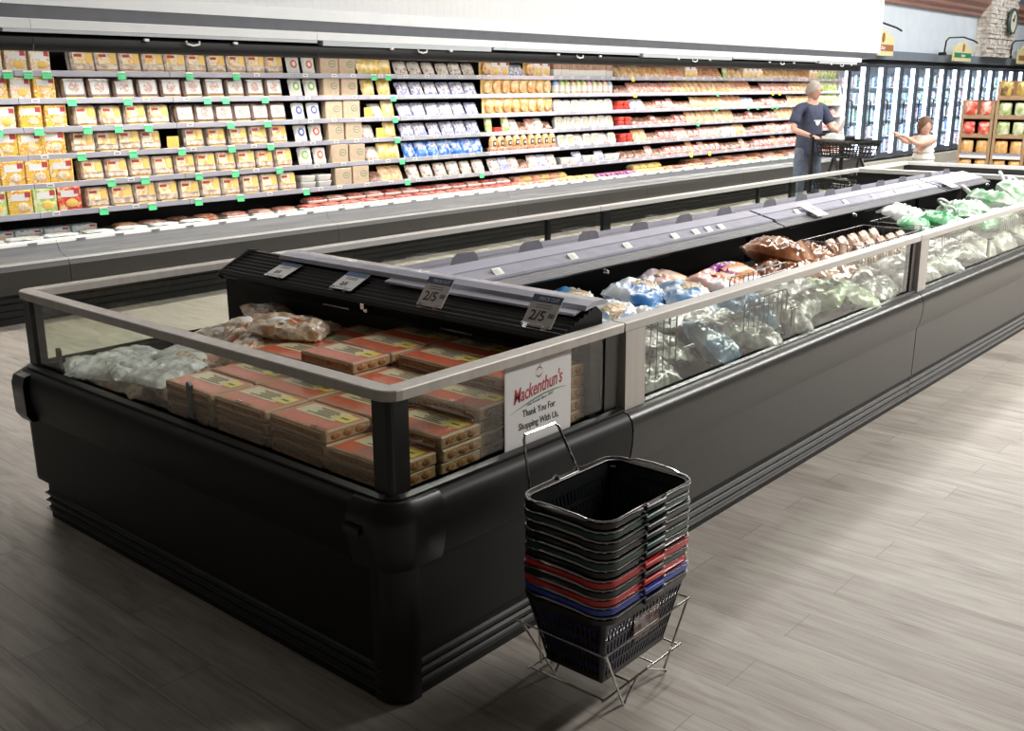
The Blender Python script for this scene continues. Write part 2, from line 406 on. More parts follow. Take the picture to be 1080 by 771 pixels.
# stone column, courses of separate stones in the mesh
mat('ledge_stone', (.55, .49, .42), .8, 0, .2, 9, bump=.5, cols=[(.36, .31, .26), (.62, .56, .48), (.74, .69, .62)])
st = MB(); rs = random.Random(3); z = 2.33
while z < 5.0:
    hgt = rs.uniform(.07, .14); x = 26.35
    while x < 28.35:
        wd = min(rs.uniform(.22, .6), 28.4 - x)
        d = rs.uniform(0, .05)
        st.box((x+.006, 8.0 - d, z+.005), (x + wd - .006, 8.3, z + hgt - .005), 'ledge_stone'); x += wd
    z += hgt
st.box((26.37, 8.02, 2.33), (28.38, 8.3, 5.0), 'tan_curb')
solo('wall_pillar', st, kind='structure')
mat('clock_rim', (.05, .09, .07), .4, 0, .1, 10); mat('clock_face', (.66, .62, .50), .5, 0, .05, 10)
cl = empty('wall_clock', (27.75, 7.9, 3.17), label='round dark rimmed clock hung on the stone pillar', cat='clock')
T = Matrix.Translation((0, 0, 0)) @ Matrix.Rotation(PI/2, 4, 'X')
part('rim', MB().lathe([(.30, -.03), (.36, 0), (.34, .05), (.29, .05), (.29, .02)], (0, 0, 0), 'clock_rim', 28, T), cl, smooth=True)
part('face', MB().lathe([(.30, 0), (.30, .03)], (0, 0, 0), 'clock_face', 28, T), cl)
k = MB(); k.tube([(0, -.045, 0), (.05, -.045, .18)], .012, 'ink_black', 5); k.tube([(0, -.045, 0), (-.09, -.045, .05)], .016, 'ink_black', 5)
part('hands', k, cl); cl.scale = (.88, .88, .88)

# ------------------------------------------------------------------ island freezers
YN, YF = 1.88, 3.955          # glass planes near and far
bump_prof = [(0, .41), (.048, .41), (.058, .44), (.066, .49), (.068, .54), (.061, .572), (.045, .592), (.0, .60), (-.03, .60), (-.03, .41)]
body_prof = [(.0, .145), (.042, .145), (.044, .41), (0, .41)]
rail_prof = [(.022, .872), (.024, .899), (.021, .902), (-.031, .902), (-.034, .899), (-.034, .872)]
sill_prof = [(.012, .598), (.03, .598), (.03, .606), (.012, .612)]
kick_prof = [(0, 0), (0, .03), (.004, .03), (.010, .038), (.004, .046), (.0, .05), (0, .065), (.012, .073), (0, .083), (0, .095), (.012, .104), (0, .113), (0, .145), (-.03, .145), (-.03, 0)]
def arc(cx, cy, r, a0, a1, n=5): return [(cx + r*math.cos(math.radians(a0+(a1-a0)*i/n)), cy + r*math.sin(math.radians(a0+(a1-a0)*i/n))) for i in range(n+1)]

XN = 1.685
island_group = 'black island freezer cases'
def path_cap(x1, r=.03, n=4):
    # travel so that outward is to the right: far side -> end -> near side
    return [(x1, YF)] + [p for p in arc(XN+r, YF-r, r, 90, 180, n)] + [p for p in arc(XN+r, YN+r, r, 180, 270, n)] + [(x1, YN)]
def flip(p): return p[::-1]

ec = empty('island_freezer', (2.2, 2.92, 0), label='end freezer case nearest the camera, holding brown cartons, with store sign on its glass', cat='freezer', group=island_group)
X1 = 2.705
P = path_cap(X1)
# sweep outward is to the right of travel; this path runs far->end->near so outward is to the right when going -x? check: heading -x, right is +y (far side, outward)
part('bumper', MB().sweep(P, bump_prof, 'black_metal'), ec, abs_=True, smooth=True)
part('body_panel', MB().sweep(P, body_prof, 'black_metal'), ec, abs_=True)
KP = [(X1, 3.86), (1.648, 3.86), (1.648, 1.90), (1.70, 1.85), (X1, 1.85)]
k = MB().sweep(KP, [(a, b) for a, b in kick_prof], 'black_metal')
part('kick_plate', k, ec, abs_=True, label='ribbed black kick plate')
k = MB(); 
for zz in (.038, .073, .104): k.sweep(KP, [(.008, zz-.003), (.0125, zz-.003), (.0125, zz+.003), (.008, zz+.003)], 'charcoal_paint')
part('kick_ridges', k, ec, abs_=True)
part('sill', MB().sweep(P, sill_prof, 'black_gloss'), ec, abs_=True)
part('top_rail', MB().sweep(P, rail_prof, 'brushed_steel'), ec, abs_=True, label='brushed metal top rail with rounded corners')
gk = MB(); gk.box((XN+.001, YN+.055, .602), (XN+.009, YF-.06, .87), 'clear_glass'); part('glass_panel', gk, ec, abs_=True, label='end glass panel')
gk = MB(); gk.box((XN+.055, YN+.001, .602), (X1-.07, YN+.009, .87), 'clear_glass'); part('glass_panel', gk, ec, abs_=True, label='near side glass panel with sign')
gk = MB(); gk.box((XN+.055, YF-.009, .602), (X1-.02, YF-.001, .87), 'clear_glass'); part('glass_panel', gk, ec, abs_=True, label='far side glass panel')
# corner posts (L shaped with a rounded nose)
def corner_post(sx, sy, cx, cy):
    pts = [(0, 0)]
    a = .068; th = .022; r = .016
    L_ = [(a, 0), (r, 0)] + [(r - r*math.sin(math.radians(t)), r - r*math.cos(math.radians(t))) for t in (30, 60, 90)] + [(0, a), (th, a), (th, th), (a, th)]
    return MB().prism([(cx + sx*x, cy + sy*y) for x, y in L_], 'z', .60, .87, 'black_plastic')
part('corner_post', corner_post(1, 1, XN-.008, YN-.008), ec, abs_=True)
part('corner_post', corner_post(1, -1, XN-.008, YF+.008), ec, abs_=True)
part('end_post', MB().box((X1-.075, YN-.004, .60), (X1-.004, YN+.03, .87), 'black_plastic'), ec, abs_=True)
# near corner cover down to the floor, with collar and foot
cpth = [(XN, YN+.045)] + arc(XN+.03, YN+.03, .03, 180, 270, 6) + [(XN+.045, YN)]
k = MB().sweep(cpth, [(-.01, 0), (.040, 0), (.046, .008), (.046, .09), (.047, .10), (.050, .42), (.062, .46), (.071, .50), (.072, .54), (.064, .576), (.045, .600), (-.01, .604)], 'black_gloss')
part('corner_cover', k, ec, abs_=True, smooth=True, label='rounded glossy corner cover reaching the floor')
k = MB().sweep([(XN, YN+.11)] + arc(XN+.03, YN+.03, .03, 180, 270, 6) + [(XN+.13, YN)], [(.0, .405), (.051, .405), (.061, .44), (.069, .49), (.071, .54), (.063, .575), (.045, .597), (.0, .602)], 'black_gloss')
part('bumper_cap', k, ec, abs_=True, smooth=True, label='glossy moulded bumper corner cap')
k = MB(); k.sweep([(1.80, YF), (1.72, YF), (1.69, YF-.03), (1.69, YF-.09)], [(.0, .40), (.07, .40), (.088, .43), (.09, .55), (.08, .582), (.0, .603)], 'black_gloss')
part('bumper_cap', k, ec, abs_=True, smooth=True, label='glossy moulded bumper corner cap at the far end')
# interior liner
k = MB(); k.box((XN+.03, YN+.03, .44), (2.56, YF-.03, .46), 'black_liner')
k.box((XN+.012, YN+.012, .44), (XN+.03, YF-.012, .60), 'black_liner'); k.box((XN+.03, YN+.012, .44), (2.56, YN+.03, .60), 'black_liner'); k.box((XN+.03, YF-.03, .44), (2.56, YF-.012, .60), 'black_liner')
part('liner', k, ec, abs_=True)
# transverse louvre: bulkhead wall + ribbed hood
k = MB(); k.box((2.57, YN+.012, .44), (2.66, YF-.03, .86), 'black_liner')
part('divider_wall', k, ec, abs_=True)
hp = [(2.455, .872), (2.462, .884)]
n = 7
for i in range(n):
    x = 2.462 + i*.024; zz = .886 + i*.0088
    hp += [(x+.003, zz), (x+.010, zz+.009), (x+.020, zz+.009), (x+.023, zz+.004)]
hp += [(2.635, .955), (2.66, .955), (2.69, .93), (2.69, .86), (2.57, .80), (2.56, .845), (2.47, .862)]
k = MB().prism(hp, 'y', 1.935, 3.80, 'black_metal'); part('louvre_hood', k, ec, abs_=True, label='ribbed black louvre hood across the case')
k = MB().prism([(2.45, .865), (2.465, .89), (2.62, .965), (2.66, .96), (2.69, .92), (2.60, .85), (2.47, .855)], 'y', 3.80, 3.812, 'black_plastic'); part('hood_end', k, ec, abs_=True)
for a, b in ((3.24, 3.08), (2.57, 2.41), (2.17, 2.06)): part('slot_strip', MB().box((2.566, b, .800), (2.5705, a, .806), 'chrome'), ec, abs_=True, label='thin bright slot strip on the divider wall')
k = MB(); T = Matrix.Translation((2.47, 2.87, .845)) @ Matrix.Rotation(PI/2, 4, 'Y')
k.lathe([(.011, 0), (.013, .01), (.009, .03), (.004, .034)], (0, 0, 0), 'chrome', 10, T); k.box((2.455, 2.86, .85), (2.475, 2.88, .872), 'chrome')
part('hook', k, ec, abs_=True, smooth=True)
k = MB().prism([(2.590, .952), (2.596, .968), (2.640, .978), (2.700, .975), (2.712, .966), (2.700, .960), (2.640, .960)], 'y', 1.93, 3.55, 'clear_strip')
k.prism([(2.555, .938), (2.556, .946), (2.640, .966), (2.64, .960)], 'y', 1.95, 2.85, 'lavender_plastic')
part('price_channel', k, ec, abs_=True, label='clear lavender price channel')
# small black stand posts and clear handles inside the end glass
for yy, zt in ((2.86, .735), (3.76, .70)):
    k = MB().prism([(yy-.022, .60), (yy-.02, .62), (yy-.012, .64), (yy-.012, zt-.01), (yy-.006, zt), (yy+.006, zt), (yy+.012, zt-.01), (yy+.012, .64), (yy+.02, .62), (yy+.022, .60)], 'x', 1.70, 1.712, 'black_plastic')
    part('glass_stay', k, ec, abs_=True)
for yy in (2.16, 2.52, 3.2): 
    k = MB().tube([(XN-.004, yy+.04, .735), (XN-.004, yy-.035, .735)], .0065, 'acrylic', 8).tube([(XN-.004, yy+.035, .735), (XN+.006, yy+.035, .735)], .006, 'acrylic', 6)
    part('clear_handle', k, ec, abs_=True, smooth=True)
k = MB().box((1.603, 1.93, .505), (1.611, 1.99, .53), 'black_gloss'); k.box((1.60, 1.935, .523), (1.606, 1.985, .527), 'charcoal_paint'); part('name_plate', k, ec, abs_=True)

# long modules: both sides straight, with a lengthways divider
SPY = 2.93
def module(x0, x1, label, last=False):
    e = empty('island_freezer', ((x0+x1)/2, 2.92, 0), label=label, cat='freezer', group=island_group)
    near = [(x0+.004, YN), (x1-.004, YN)]; far = [(x1-.004, YF), (x0+.004, YF)]
    k = MB().sweep(near, bump_prof, 'charcoal_paint'); part('bumper', k, e, abs_=True, smooth=True)
    k = MB().sweep(far, bump_prof, 'charcoal_paint'); part('bumper', k, e, abs_=True, smooth=True)
    for pa in (near, far): part('body_panel', MB().sweep(pa, body_prof, 'charcoal_paint'), e, abs_=True)
    part('kick_plate', MB().sweep([(x0+.004, 1.85), (x1-.004, 1.85)], kick_prof, 'black_metal'), e, abs_=True)
    k = MB()
    for zz in (.038, .073, .104): k.sweep([(x0+.004, 1.85), (x1-.004, 1.85)], [(.006, zz-.005), (.013, zz-.004), (.0135, zz+.003), (.006, zz+.005)], 'kick_ridge')
    part('kick_ridges', k, e, abs_=True, label='grey ridges of the kick plate')
    part('kick_plate', MB().sweep([(x1-.004, 3.86), (x0+.004, 3.86)], kick_prof, 'black_metal'), e, abs_=True)
    for pa in (near, far):
        part('sill', MB().sweep(pa, [(.005, .598), (.020, .598), (.020, .604), (.008, .609)], 'steel_sill'), e, abs_=True, label='bright metal sill strip')
        part('top_rail', MB().sweep(pa, rail_prof, 'white_rail'), e, abs_=True, label='pale painted top rail')
    part('glass_panel', MB().box((x0+.13, YN+.001, .602), (x1-.07, YN+.009, .87), 'clear_glass'), e, abs_=True)
    part('glass_panel', MB().box((x0+.02, YF-.009, .602), (x1-.02, YF-.001, .87), 'clear_glass'), e, abs_=True)
    part('front_post', MB().prism([(YN-.024, .598), (YN-.020, .87), (YN+.01, .87), (YN+.01, .598)], 'x', x0+.012, x0+.128, 'brushed_steel'), e, abs_=True, label='wide brushed metal glass post')
    part('front_post', MB().box((x1-.062, YN-.006, .598), (x1-.008, YN+.03, .87), 'black_plastic'), e, abs_=True, label='black glass post')
    for xx in ((x0+.03, x0+.11),) + (((x1-.55, x1-.52),) if not last else ()):
        part('rear_post', MB().box((xx[0], YF-.035, .60), (xx[1], YF-.010, .868), 'black_plastic'), e, abs_=True)
    k = MB(); k.box((x0+.01, YN+.012, .44), (x1-.01, YF-.012, .46), 'black_liner'); k.box((x0+.01, YN+.012, .46), (x1-.01, YN+.03, .60), 'black_liner'); k.box((x0+.01, YF-.03, .46), (x1-.01, YF-.012, .60), 'black_liner')
    part('liner', k, e, abs_=True)
    b = x1 - .01 if not last else x1 - .45
    k = MB().box((x0+.01, SPY-.09, .46), (b-.05, SPY+.09, .88), 'black_liner'); part('divider_wall', k, e, abs_=True)
    for s in (-1, 1):
        hp = [(SPY+s*.07, .86), (SPY+s*.29, .868), (SPY+s*.30, .878)]
        for i in range(4): y = .296 - i*.016; zz = .882 + i*.005; hp += [(SPY+s*y, zz), (SPY+s*(y-.006), zz+.005), (SPY+s*(y-.012), zz+.005)]
        hp += [(SPY+s*.225, .905), (SPY+s*.07, .935), (SPY, .935), (SPY, .86)]
        part('louvre_hood', MB().prism(hp, 'x', x0+.01, b, 'grey_strip'), e, abs_=True, label='grey ribbed hood of the divider')
        k = MB().prism([(SPY+s*.235, .904), (SPY+s*.232, .915), (SPY+s*.15, .934), (SPY+s*.148, .924)], 'x', x0+.015, b-.01, 'clear_strip')
        k.prism([(SPY+s*.142, .926), (SPY+s*.140, .938), (SPY+s*.07, .956), (SPY+s*.065, .936)], 'x', x0+.015, b-.01, 'lavender_plastic')
        part('price_channel', k, e, abs_=True, label='pale lavender price channel')
    x = x0 + .5
    while x < b - .4:
        part('slot_strip', MB().box((x, SPY-.094, .80), (x+.17, SPY-.0905, .806), 'chrome'), e, abs_=True, label='thin bright slot strip'); x += 1.15
    x = x0 + .35; rr = random.Random(int(x0*10))
    while x < b - .2:
        wd = .06; y0 = SPY-.205
        T = Matrix.Translation((x, SPY-.20, .922)) @ Matrix.Rotation(math.radians(13+25), 4, 'X')
        k = MB().rbox((-wd/2, -.022, 0), (wd/2, .022, .008), .004, 'white_plastic', T); k.quad((-wd*.36, -.012, .0085), (wd*.1, -.012, .0085), (wd*.1, .013, .0085), (-wd*.36, .013, .0085), 'tag_face', T)
        part('price_tag', k, e, abs_=True, label='small white electronic price tag')
        x += rr.choice([.13, .2, .42, .5, .46])
    x = x0 + .25
    while x < b - .25:
        T = Matrix.Translation((x, SPY-.03, .945)) @ Matrix.Rotation(math.radians(80), 4, 'X')
        k = MB().prism([(0, 0), (.17, 0), (.165, .028), (.15, .042), (.05, .045), (.02, .03)], 'z', 0, .002, 'clip_plastic', T)
        part('sign_clip', k, e, abs_=True, label='clear plastic sign clip standing up'); x += .43
    k = MB().lathe([(.012, 0), (.014, .012), (.008, .03)], (0, 0, 0), 'chrome', 10, Matrix.Translation((x0+.95, SPY-.295, .858)) @ Matrix.Rotation(PI/2, 4, 'X')); part('hook', k, e, abs_=True, smooth=True)
    k = MB().box((x0+.06, 1.838, .43 if x0 < 3 else .36), (x0+.13, 1.8435, .443 if x0 < 3 else .373), 'lavender_plastic'); part('name_plate', k, e, abs_=True, label='small pale name plate on body panel')
    for yy in (.4, 1.25, 2.0):
        if x0 + yy < x1 - .2:
            k = MB().tube([(x0+yy, YN-.004, .735), (x0+yy+.075, YN-.004, .735)], .0065, 'acrylic', 8).tube([(x0+yy, YN-.004, .735), (x0+yy, YN+.006, .735)], .006, 'acrylic', 6)
            part('clear_handle', k, e, abs_=True, smooth=True)
    k = MB().prism([(x0+1.30, .60), (x0+1.31, .63), (x0+1.32, .65), (x0+1.32, .735), (x0+1.345, .735), (x0+1.345, .65), (x0+1.36, .62), (x0+1.37, .60)], 'y', YN+.014, YN+.026, 'black_plastic'); part('glass_stay', k, e, abs_=True)
    return e
module(2.71, 5.41, 'island freezer case with pasta and orange bags, second from the camera end')
module(5.41, 8.11, 'island freezer case with wire basket of pouches and green bags, third from camera end')
m3 = module(8.11, 9.62, 'island freezer case with white handled bags, at the far end of the divider', last=True)
k = MB().box((9.56, YN+.01, .46), (9.61, YF-.01, .868), 'black_liner'); part('end_wall', k, m3, abs_=True)
k = MB().box((9.54, YN-.02, .868), (9.62, YF+.02, .903), 'white_rail'); part('top_rail', k, m3, abs_=True, label='pale rail across the far end')

fc = empty('island_freezer', (10.25, 2.92, 0), label='low white-topped freezer case behind the island end, before the snack display', cat='freezer', group=island_group)
part('body_panel', MB().rbox((9.63, 1.86, .02), (10.85, 3.98, .60), .04, 'charcoal_paint'), fc, abs_=True)
part('end_wall', MB().box((9.66, 1.88, .60), (9.70, 3.96, .87), 'black_liner'), fc, abs_=True); part('end_wall', MB().box((10.78, 1.88, .60), (10.82, 3.96, .87), 'black_liner'), fc, abs_=True)
part('glass_panel', MB().box((9.70, 1.88, .60), (10.78, 1.888, .87), 'clear_glass'), fc, abs_=True)
part('glass_panel', MB().box((9.70, 3.95, .60), (10.78, 3.958, .87), 'clear_glass'), fc, abs_=True)
k = MB().sweep([(9.66, 1.88), (10.82, 1.88), (10.82, 3.96), (9.66, 3.96)], [(.03, .87), (.03, .9), (-.04, .9), (-.04, .87)], 'white_rail', closed=True); part('top_rail', k, fc, abs_=True)
k = MB().box((9.75, 1.95, .80), (10.75, 3.35, .812), 'canopy_white').box((9.75, 3.37, .80), (10.75, 3.9, .812), 'canopy_white'); part('sliding_lid', k, fc, abs_=True, label='white sliding lid')

# ------------------------------------------------------------------ sign on the glass
sg = empty('store_sign', (2.29, 1.8775, .735), label='laminated white thank you notice taped to the end freezer glass', cat='sign')
part('sheet', MB().rbox((-.155, -.0012, -.126), (.155, 0, .126), .0004, 'paper_white'), sg)
part('laminate', MB().box((-.158, -.0006, -.129), (.158, .0002, .129), 'white_plastic'), sg)
lettering("Mackenthun's", .064, 'ink_red', sg, (-.004, -.0016, .022), rot=(PI/2, math.radians(-6), 0), shear=.35, bold=.0006, sx=.66, name='logo_lettering')
k = MB()
def ribbon(pts, ws, m, y):
    for i in range(len(pts)-1):
        (x0, z0), (x1, z1) = pts[i], pts[i+1]; w0, w1 = ws[i], ws[i+1]
        k.quad((x0, y, z0-w0), (x1, y, z1-w1), (x1, y, z1+w1), (x0, y, z0+w0), m)
ribbon([(-.135+.27*t/12, -.018+.036*math.sin(t/12*PI*.62)) for t in range(13)], [.0003+.0022*math.sin(t/12*PI) for t in range(13)], 'ink_green', -.0019)
part('swoosh', k, sg, label='thin green swoosh under the logo')
lettering('Fine Foods Since 1917', .014, 'ink_grey', sg, (.005, -.0016, -.002), rot=(PI/2, math.radians(-6), 0), shear=.3, name='small_lettering')
k = MB()
for i in range(5):
    a = -1 + i*.5
    pts = [(.028*a*math.cos(t)*.5 + .004*0, .085+.017*math.sin(t)) for t in [(-PI/2 + PI*j/8) for j in range(9)]]
    pts = [(.016*a*math.cos(-PI/2+PI*j/8), .088+.015*math.sin(-PI/2+PI*j/8)) for j in range(9)]
    ribbon(pts, [.0013]*9, 'ink_red', -.0019)
ribbon([(0, .101), (.004, .108), (.012, .113)], [.0006, .0022, .0004], 'ink_green', -.0019)
part('apple_mark', k, sg, label='small red striped apple with green leaf')
lettering('Thank You For', .031, 'ink_black', sg, (0, -.0016, -.038), bold=.0002, sx=.82, name='message_lettering')
lettering('Shopping With Us.', .031, 'ink_black', sg, (0, -.0016, -.076), bold=.0002, sx=.82, name='message_lettering')

# price cards on the transverse hood
def price_card(y, x, z, tilt, full, label):
    e = empty('price_card', (x, y, z), -PI/2, label=label, cat='price sign', group='price cards on the louvre hood')
    # local: card stands in XZ facing -y (rotated so that it faces -x), leaning back
    T = Matrix.Rotation(-tilt, 4, 'X')
    k = MB().rbox((-.062, -.001, 0), (.062, .001, .115), .0005, 'paper_white', T); part('card', k, e)
    k = MB().box((-.062, -.0016, .088), (.062, -.001, .115), 'header_blue', T); part('header', k, e, label='blue header strip')
    k = MB()
    Tx = T @ Matrix.Translation((0, -.002, 0)) @ Matrix.Rotation(PI/2, 4, 'X')
    if full:
        text_into(k, '2/5', .052, 'ink_black', Tx @ Matrix.Translation((-.012, .022, 0)), bold=.0002)
        text_into(k, '00', .024, 'ink_black', Tx @ Matrix.Translation((.043, .036, 0)))
        text_into(k, 'PRICE CUT', .017, 'paper_white', Tx @ Matrix.Translation((.008, .095, 0)), bold=.0004)
    else:
        text_into(k, '2/5', .030, 'ink_black', Tx @ Matrix.Translation((-.01, .026, 0)), bold=.0002)
    for j in range(2): k.box((-.035, -.0018, .068+j*.009), (.03, -.0012, .0705+j*.009), 'ink_grey', T)
    part('lettering', k, e)
    k = MB().rbox((-.05, -.008, -.012), (-.028, .004, .008), .003, 'acrylic', T).rbox((.028, -.008, -.012), (.05, .004, .008), .003, 'acrylic', T).tube([(-.06, -.006, .006), (.06, -.006, .006)], .003, 'acrylic', 6, T=T)
    part('clip', k, e, label='clear plastic clip')
price_card(3.44, 2.475, .905, math.radians(70), False, 'small white price card lying farthest back on the black louvre hood')
price_card(3.02, 2.475, .905, math.radians(66), False, 'small price card second from the back on the louvre hood')
price_card(2.53, 2.47, .905, math.radians(38), True, 'blue-headed two for five price card in the middle of the hood')
price_card(2.04, 2.47, .905, math.radians(38), True, 'blue-headed two for five price card nearest the side glass')
# white cards on the long divider
for i, (x, lab) in enumerate(((5.9, 'white price card clipped on the divider channel above the brown bags'), (8.25, 'white price card hanging from the divider at its far half'))):
    e = empty('shelf_card', (x, SPY-.19, .95), 0, label=lab, cat='price sign', group='white cards on the divider')
    T = Matrix.Rotation(math.radians(-68), 4, 'X')
    part('card', MB().rbox((-.07, -.001, -.13), (.07, .001, .03), .0005, 'paper_white', T), e)
    k = MB(); text_into(k, '2/5', .05, 'ink_grey', T @ Matrix.Translation((0, -.002, -.07)) @ Matrix.Rotation(PI/2, 4, 'X')); part('lettering', k, e)

# ------------------------------------------------------------------ cartons in the end case
mat('carton_brown', (.38, .19, .085), .5, 0, .12, 30, coat=.3)
mat('carton_kraft', (.50, .33, .19), .55, 0, .12, 30, coat=.2)
mat('carton_red', (.58, .105, .035), .35, 0, .15, 30, coat=.4)
mat('carton_cream', (.66, .58, .36), .4, 0, .1, 30, coat=.4)
mat('carton_yellow', (.72, .60, .08), .4, 0, .1, 60, coat=.4, cols=[(.80, .66, .06), (.70, .60, .10), (.80, .66, .06)], rnd=False)
mat('carton_food', (.36, .15, .04), .5, 0, .3, 60, cols=[(.20, .08, .02), (.52, .24, .07), (.34, .13, .04)])
mat('carton_print', (.12, .09, .03), .5, 0, .1, 50)
CW, CD, CH = .168, .268, .038   # x, y, z
def carton(seed=0):
    e = empty('food_carton', (0, 0, 0), label='brown frozen food carton', cat='carton', group='brown frozen food cartons')
    b = MB().rbox((-CW/2, -CD/2, 0), (CW/2, CD/2, CH), .006, 'carton_kraft', n=2, ch=.0045)
    part('box', b, e)
    k = MB(); z = CH + .0006; k.box((-CW/2+.010, -CD/2+.012, CH-.001), (CW/2-.008, CD/2-.012, z), 'carton_red')
    z += .0006
    k.box((-CW*.05, -CD*.28, CH), (CW*.40, CD*.40, z), 'carton_cream'); k.box((CW*.02, -CD*.44, CH), (CW*.36, -CD*.20, z+.0003), 'carton_yellow')
    rr = random.Random(seed)
    for i in range(5):
        x = CW*(.02+.07*i); k.box((x, -CD*rr.uniform(.05, .2), z), (x+.006, CD*rr.uniform(.05, .3), z+.0005), 'carton_print')
    k.box((CW*.14, -CD*.38, z), (CW*.2, -CD*.26, z+.0007), 'carton_print')
    part('top_print', k, e, label='red top with pale and yellow label')
    k = MB()
    for s in (-1, 1):
        for i in range(3): k.ball(((i-1)*CW*.27, s*(CD/2-.0015), CH*.5), (CW*.125, .006, CH*.33), 'carton_food', 10, 5)
        T_ = Matrix.Translation((s*(CW/2-.0005), 0, CH*.5)) @ Matrix.Rotation(PI/2, 4, 'Y')
        k.rbox((-CH*.34, -CD*.45, -.0012), (CH*.34, CD*.45, .0012), .012, 'carton_brown', T_)
        k.rbox((-CH*.22, -CD*.40, -.0018), (CH*.22, CD*.40, .0018), .008, 'carton_food', T_)
    part('side_print', k, e, label='rounded browned food pictures on the sides')
    return e
CP = Proto(carton())
rc = random.Random(5)
cols_x = [1.80, 1.975, 2.15, 2.325, 2.49]
rows_y = [2.045, 2.325, 2.605, 2.885]
tops = {(0,0):5,(0,1):6,(0,2):5,(0,3):5, (1,0):6,(1,1):5,(1,2):5,(1,3):4, (2,0):6,(2,1):6,(2,2):7,(2,3):6, (3,0):6,(3,1):7,(3,2):6,(3,3):6, (4,0):7,(4,1):7,(4,2):7,(4,3):6}
tops = {(0,0):4,(0,1):5,(0,2):5,(0,3):5, (1,0):5,(1,1):5,(1,2):5,(1,3):5, (2,0):6,(2,1):6,(2,2):7,(2,3):6, (3,0):7,(3,1):7,(3,2):7,(3,3):6, (4,0):7,(4,1):7,(4,2):7,(4,3):6}
rown = ['side glass row', 'second row from side glass', 'third row from side glass', 'row next to the bags']
coln = ['against the end glass', 'second from end glass', 'middle', 'second from louvre', 'under the louvre']
Z0 = .515
for (ci, ri), n in tops.items():
    jx, jy, jr = rc.uniform(-.004, .004), rc.uniform(-.006, .006), rc.uniform(-.02, .02)
    lo = max(0, n - 5) if (ci == 0 or ri == 0) else max(0, n-3)
    for l in range(lo, n):
        z = Z0 + l*(CH+.0012) if l >= lo else Z0
        pos = 'topmost' if l == n-1 else ORD[n-1-l] + ' from top'
        CP.put((cols_x[ci]+jx+rc.uniform(-.002, .002), rows_y[ri]+jy+rc.uniform(-.003, .003), z), (0, 0, jr + rc.uniform(-.012, .012)),
               f'brown carton, {pos} of stack {coln[ci]}, {rown[ri]}')
# hidden platform the stacks stand on
part('deck_rack', MB().box((1.72, 1.915, .46), (2.56, 3.92, .512), 'black_liner'), ec, abs_=True)
k = MB()
for (ci, ri), n in tops.items():
    lo = max(0, n - 5) if (ci == 0 or ri == 0) else max(0, n-3)
    if lo > 0: k.box((cols_x[ci]-.075, rows_y[ri]-.12, .512), (cols_x[ci]+.075, rows_y[ri]+.12, Z0 + lo*(CH+.0012) - .001), 'black_liner')
part('riser', k, ec, abs_=True)

# ------------------------------------------------------------------ pouch things
def film(name, cols, const=False, scale=9, rough=.3, bump=.9, vor=False): return mat(name, cols[0], rough, 0, 0, scale, bump=bump, cols=cols, const=const, coat=.25, vor=vor)
W_ = (.78, .80, .80)
film('blue_white_bag', [(.05, .22, .55), (.70, .76, .80), (.78, .80, .80), (.10, .35, .70)], scale=4)
film('pasta', [(.62, .42, .22), (.75, .58, .34), (.42, .24, .10)], scale=30)
film('purple_orange_bag', [(.30, .03, .30), (.72, .66, .68), (.80, .22, .03)], scale=3.5)
film('orange_bag', [(.82, .20, .02), (.86, .32, .05), (.75, .60, .50)], scale=6)
film('brown_foil_bag', [(.10, .035, .012), (.30, .11, .045), (.55, .36, .24)], scale=7, rough=.12)
film('tan_pouch', [(.58, .36, .25), (.74, .58, .46), (.62, .44, .36)], scale=8)
film('green_bag', [(.03, .30, .09), (.12, .46, .20), (.66, .74, .66)], scale=7)
film('white_green_bag', [(.52, .55, .51), (.56, .59, .55), (.13, .36, .16), (.50, .53, .49)], scale=5)
film('white_bag', [(.52, .54, .52), (.60, .61, .59), (.42, .46, .42)], scale=8)
film('pale_green_bag', [(.16, .30, .12), (.36, .48, .28), (.56, .62, .50), (.24, .38, .18)], scale=7)
film('grey_film_bag', [(.16, .17, .16), (.34, .36, .34), (.62, .64, .62), (.26, .28, .26)], scale=9, rough=.2)
film('steel_blue_bag', [(.07, .17, .30), (.16, .30, .44), (.42, .50, .56)], scale=6, rough=.2)
film('dark_bag', [(.03, .035, .05), (.10, .11, .14), (.35, .36, .38)], scale=6)
film('navy_bag', [(.02, .03, .14), (.08, .10, .25), (.45, .45, .5)], scale=6)
film('chicken_bag', [(.50, .33, .20), (.70, .56, .42), (.78, .72, .64)], scale=8)
film('breaded_bag', [(.34, .20, .09), (.56, .40, .24), (.66, .56, .44), (.48, .30, .15), (.60, .22, .13)], scale=13)
def pouch(name, w, h, t, m, cat, group, seed, patch=None, label='bag'):
    e = empty(name, label=label, cat=cat, group=group)
    part('film', MB().pillow(w, h, t, m, seed, wr=.35), e, smooth=True)
    if patch:
        pm, fw, fh, dx, dy = patch
        k = MB().pillow(w*fw, h*fh, t*.30, pm, seed+9, nx=8, ny=6, T=Matrix.Translation((dx*w, dy*h, t*.77)), wr=.2)
        part('printed_window', k, e, smooth=True)
    return Proto(e)
pasta = pouch('pasta_bag', .34, .24, .10, 'blue_white_bag', 'bag', 'blue and white pasta bags', 1, ('pasta', .38, .45, .1, -.05))
orange = pouch('vegetable_bag', .30, .22, .09, 'purple_orange_bag', 'bag', 'purple and orange bags', 2, ('orange_bag', .5, .6, .12, -.08))
brown = pouch('foil_bag', .42, .30, .13, 'brown_foil_bag', 'bag', 'brown foil bags', 3)
chick = pouch('nugget_bag', .30, .22, .075, 'breaded_bag', 'bag', 'clear bags of breaded food', 4, ('paper_white', .3, .3, .1, .1))
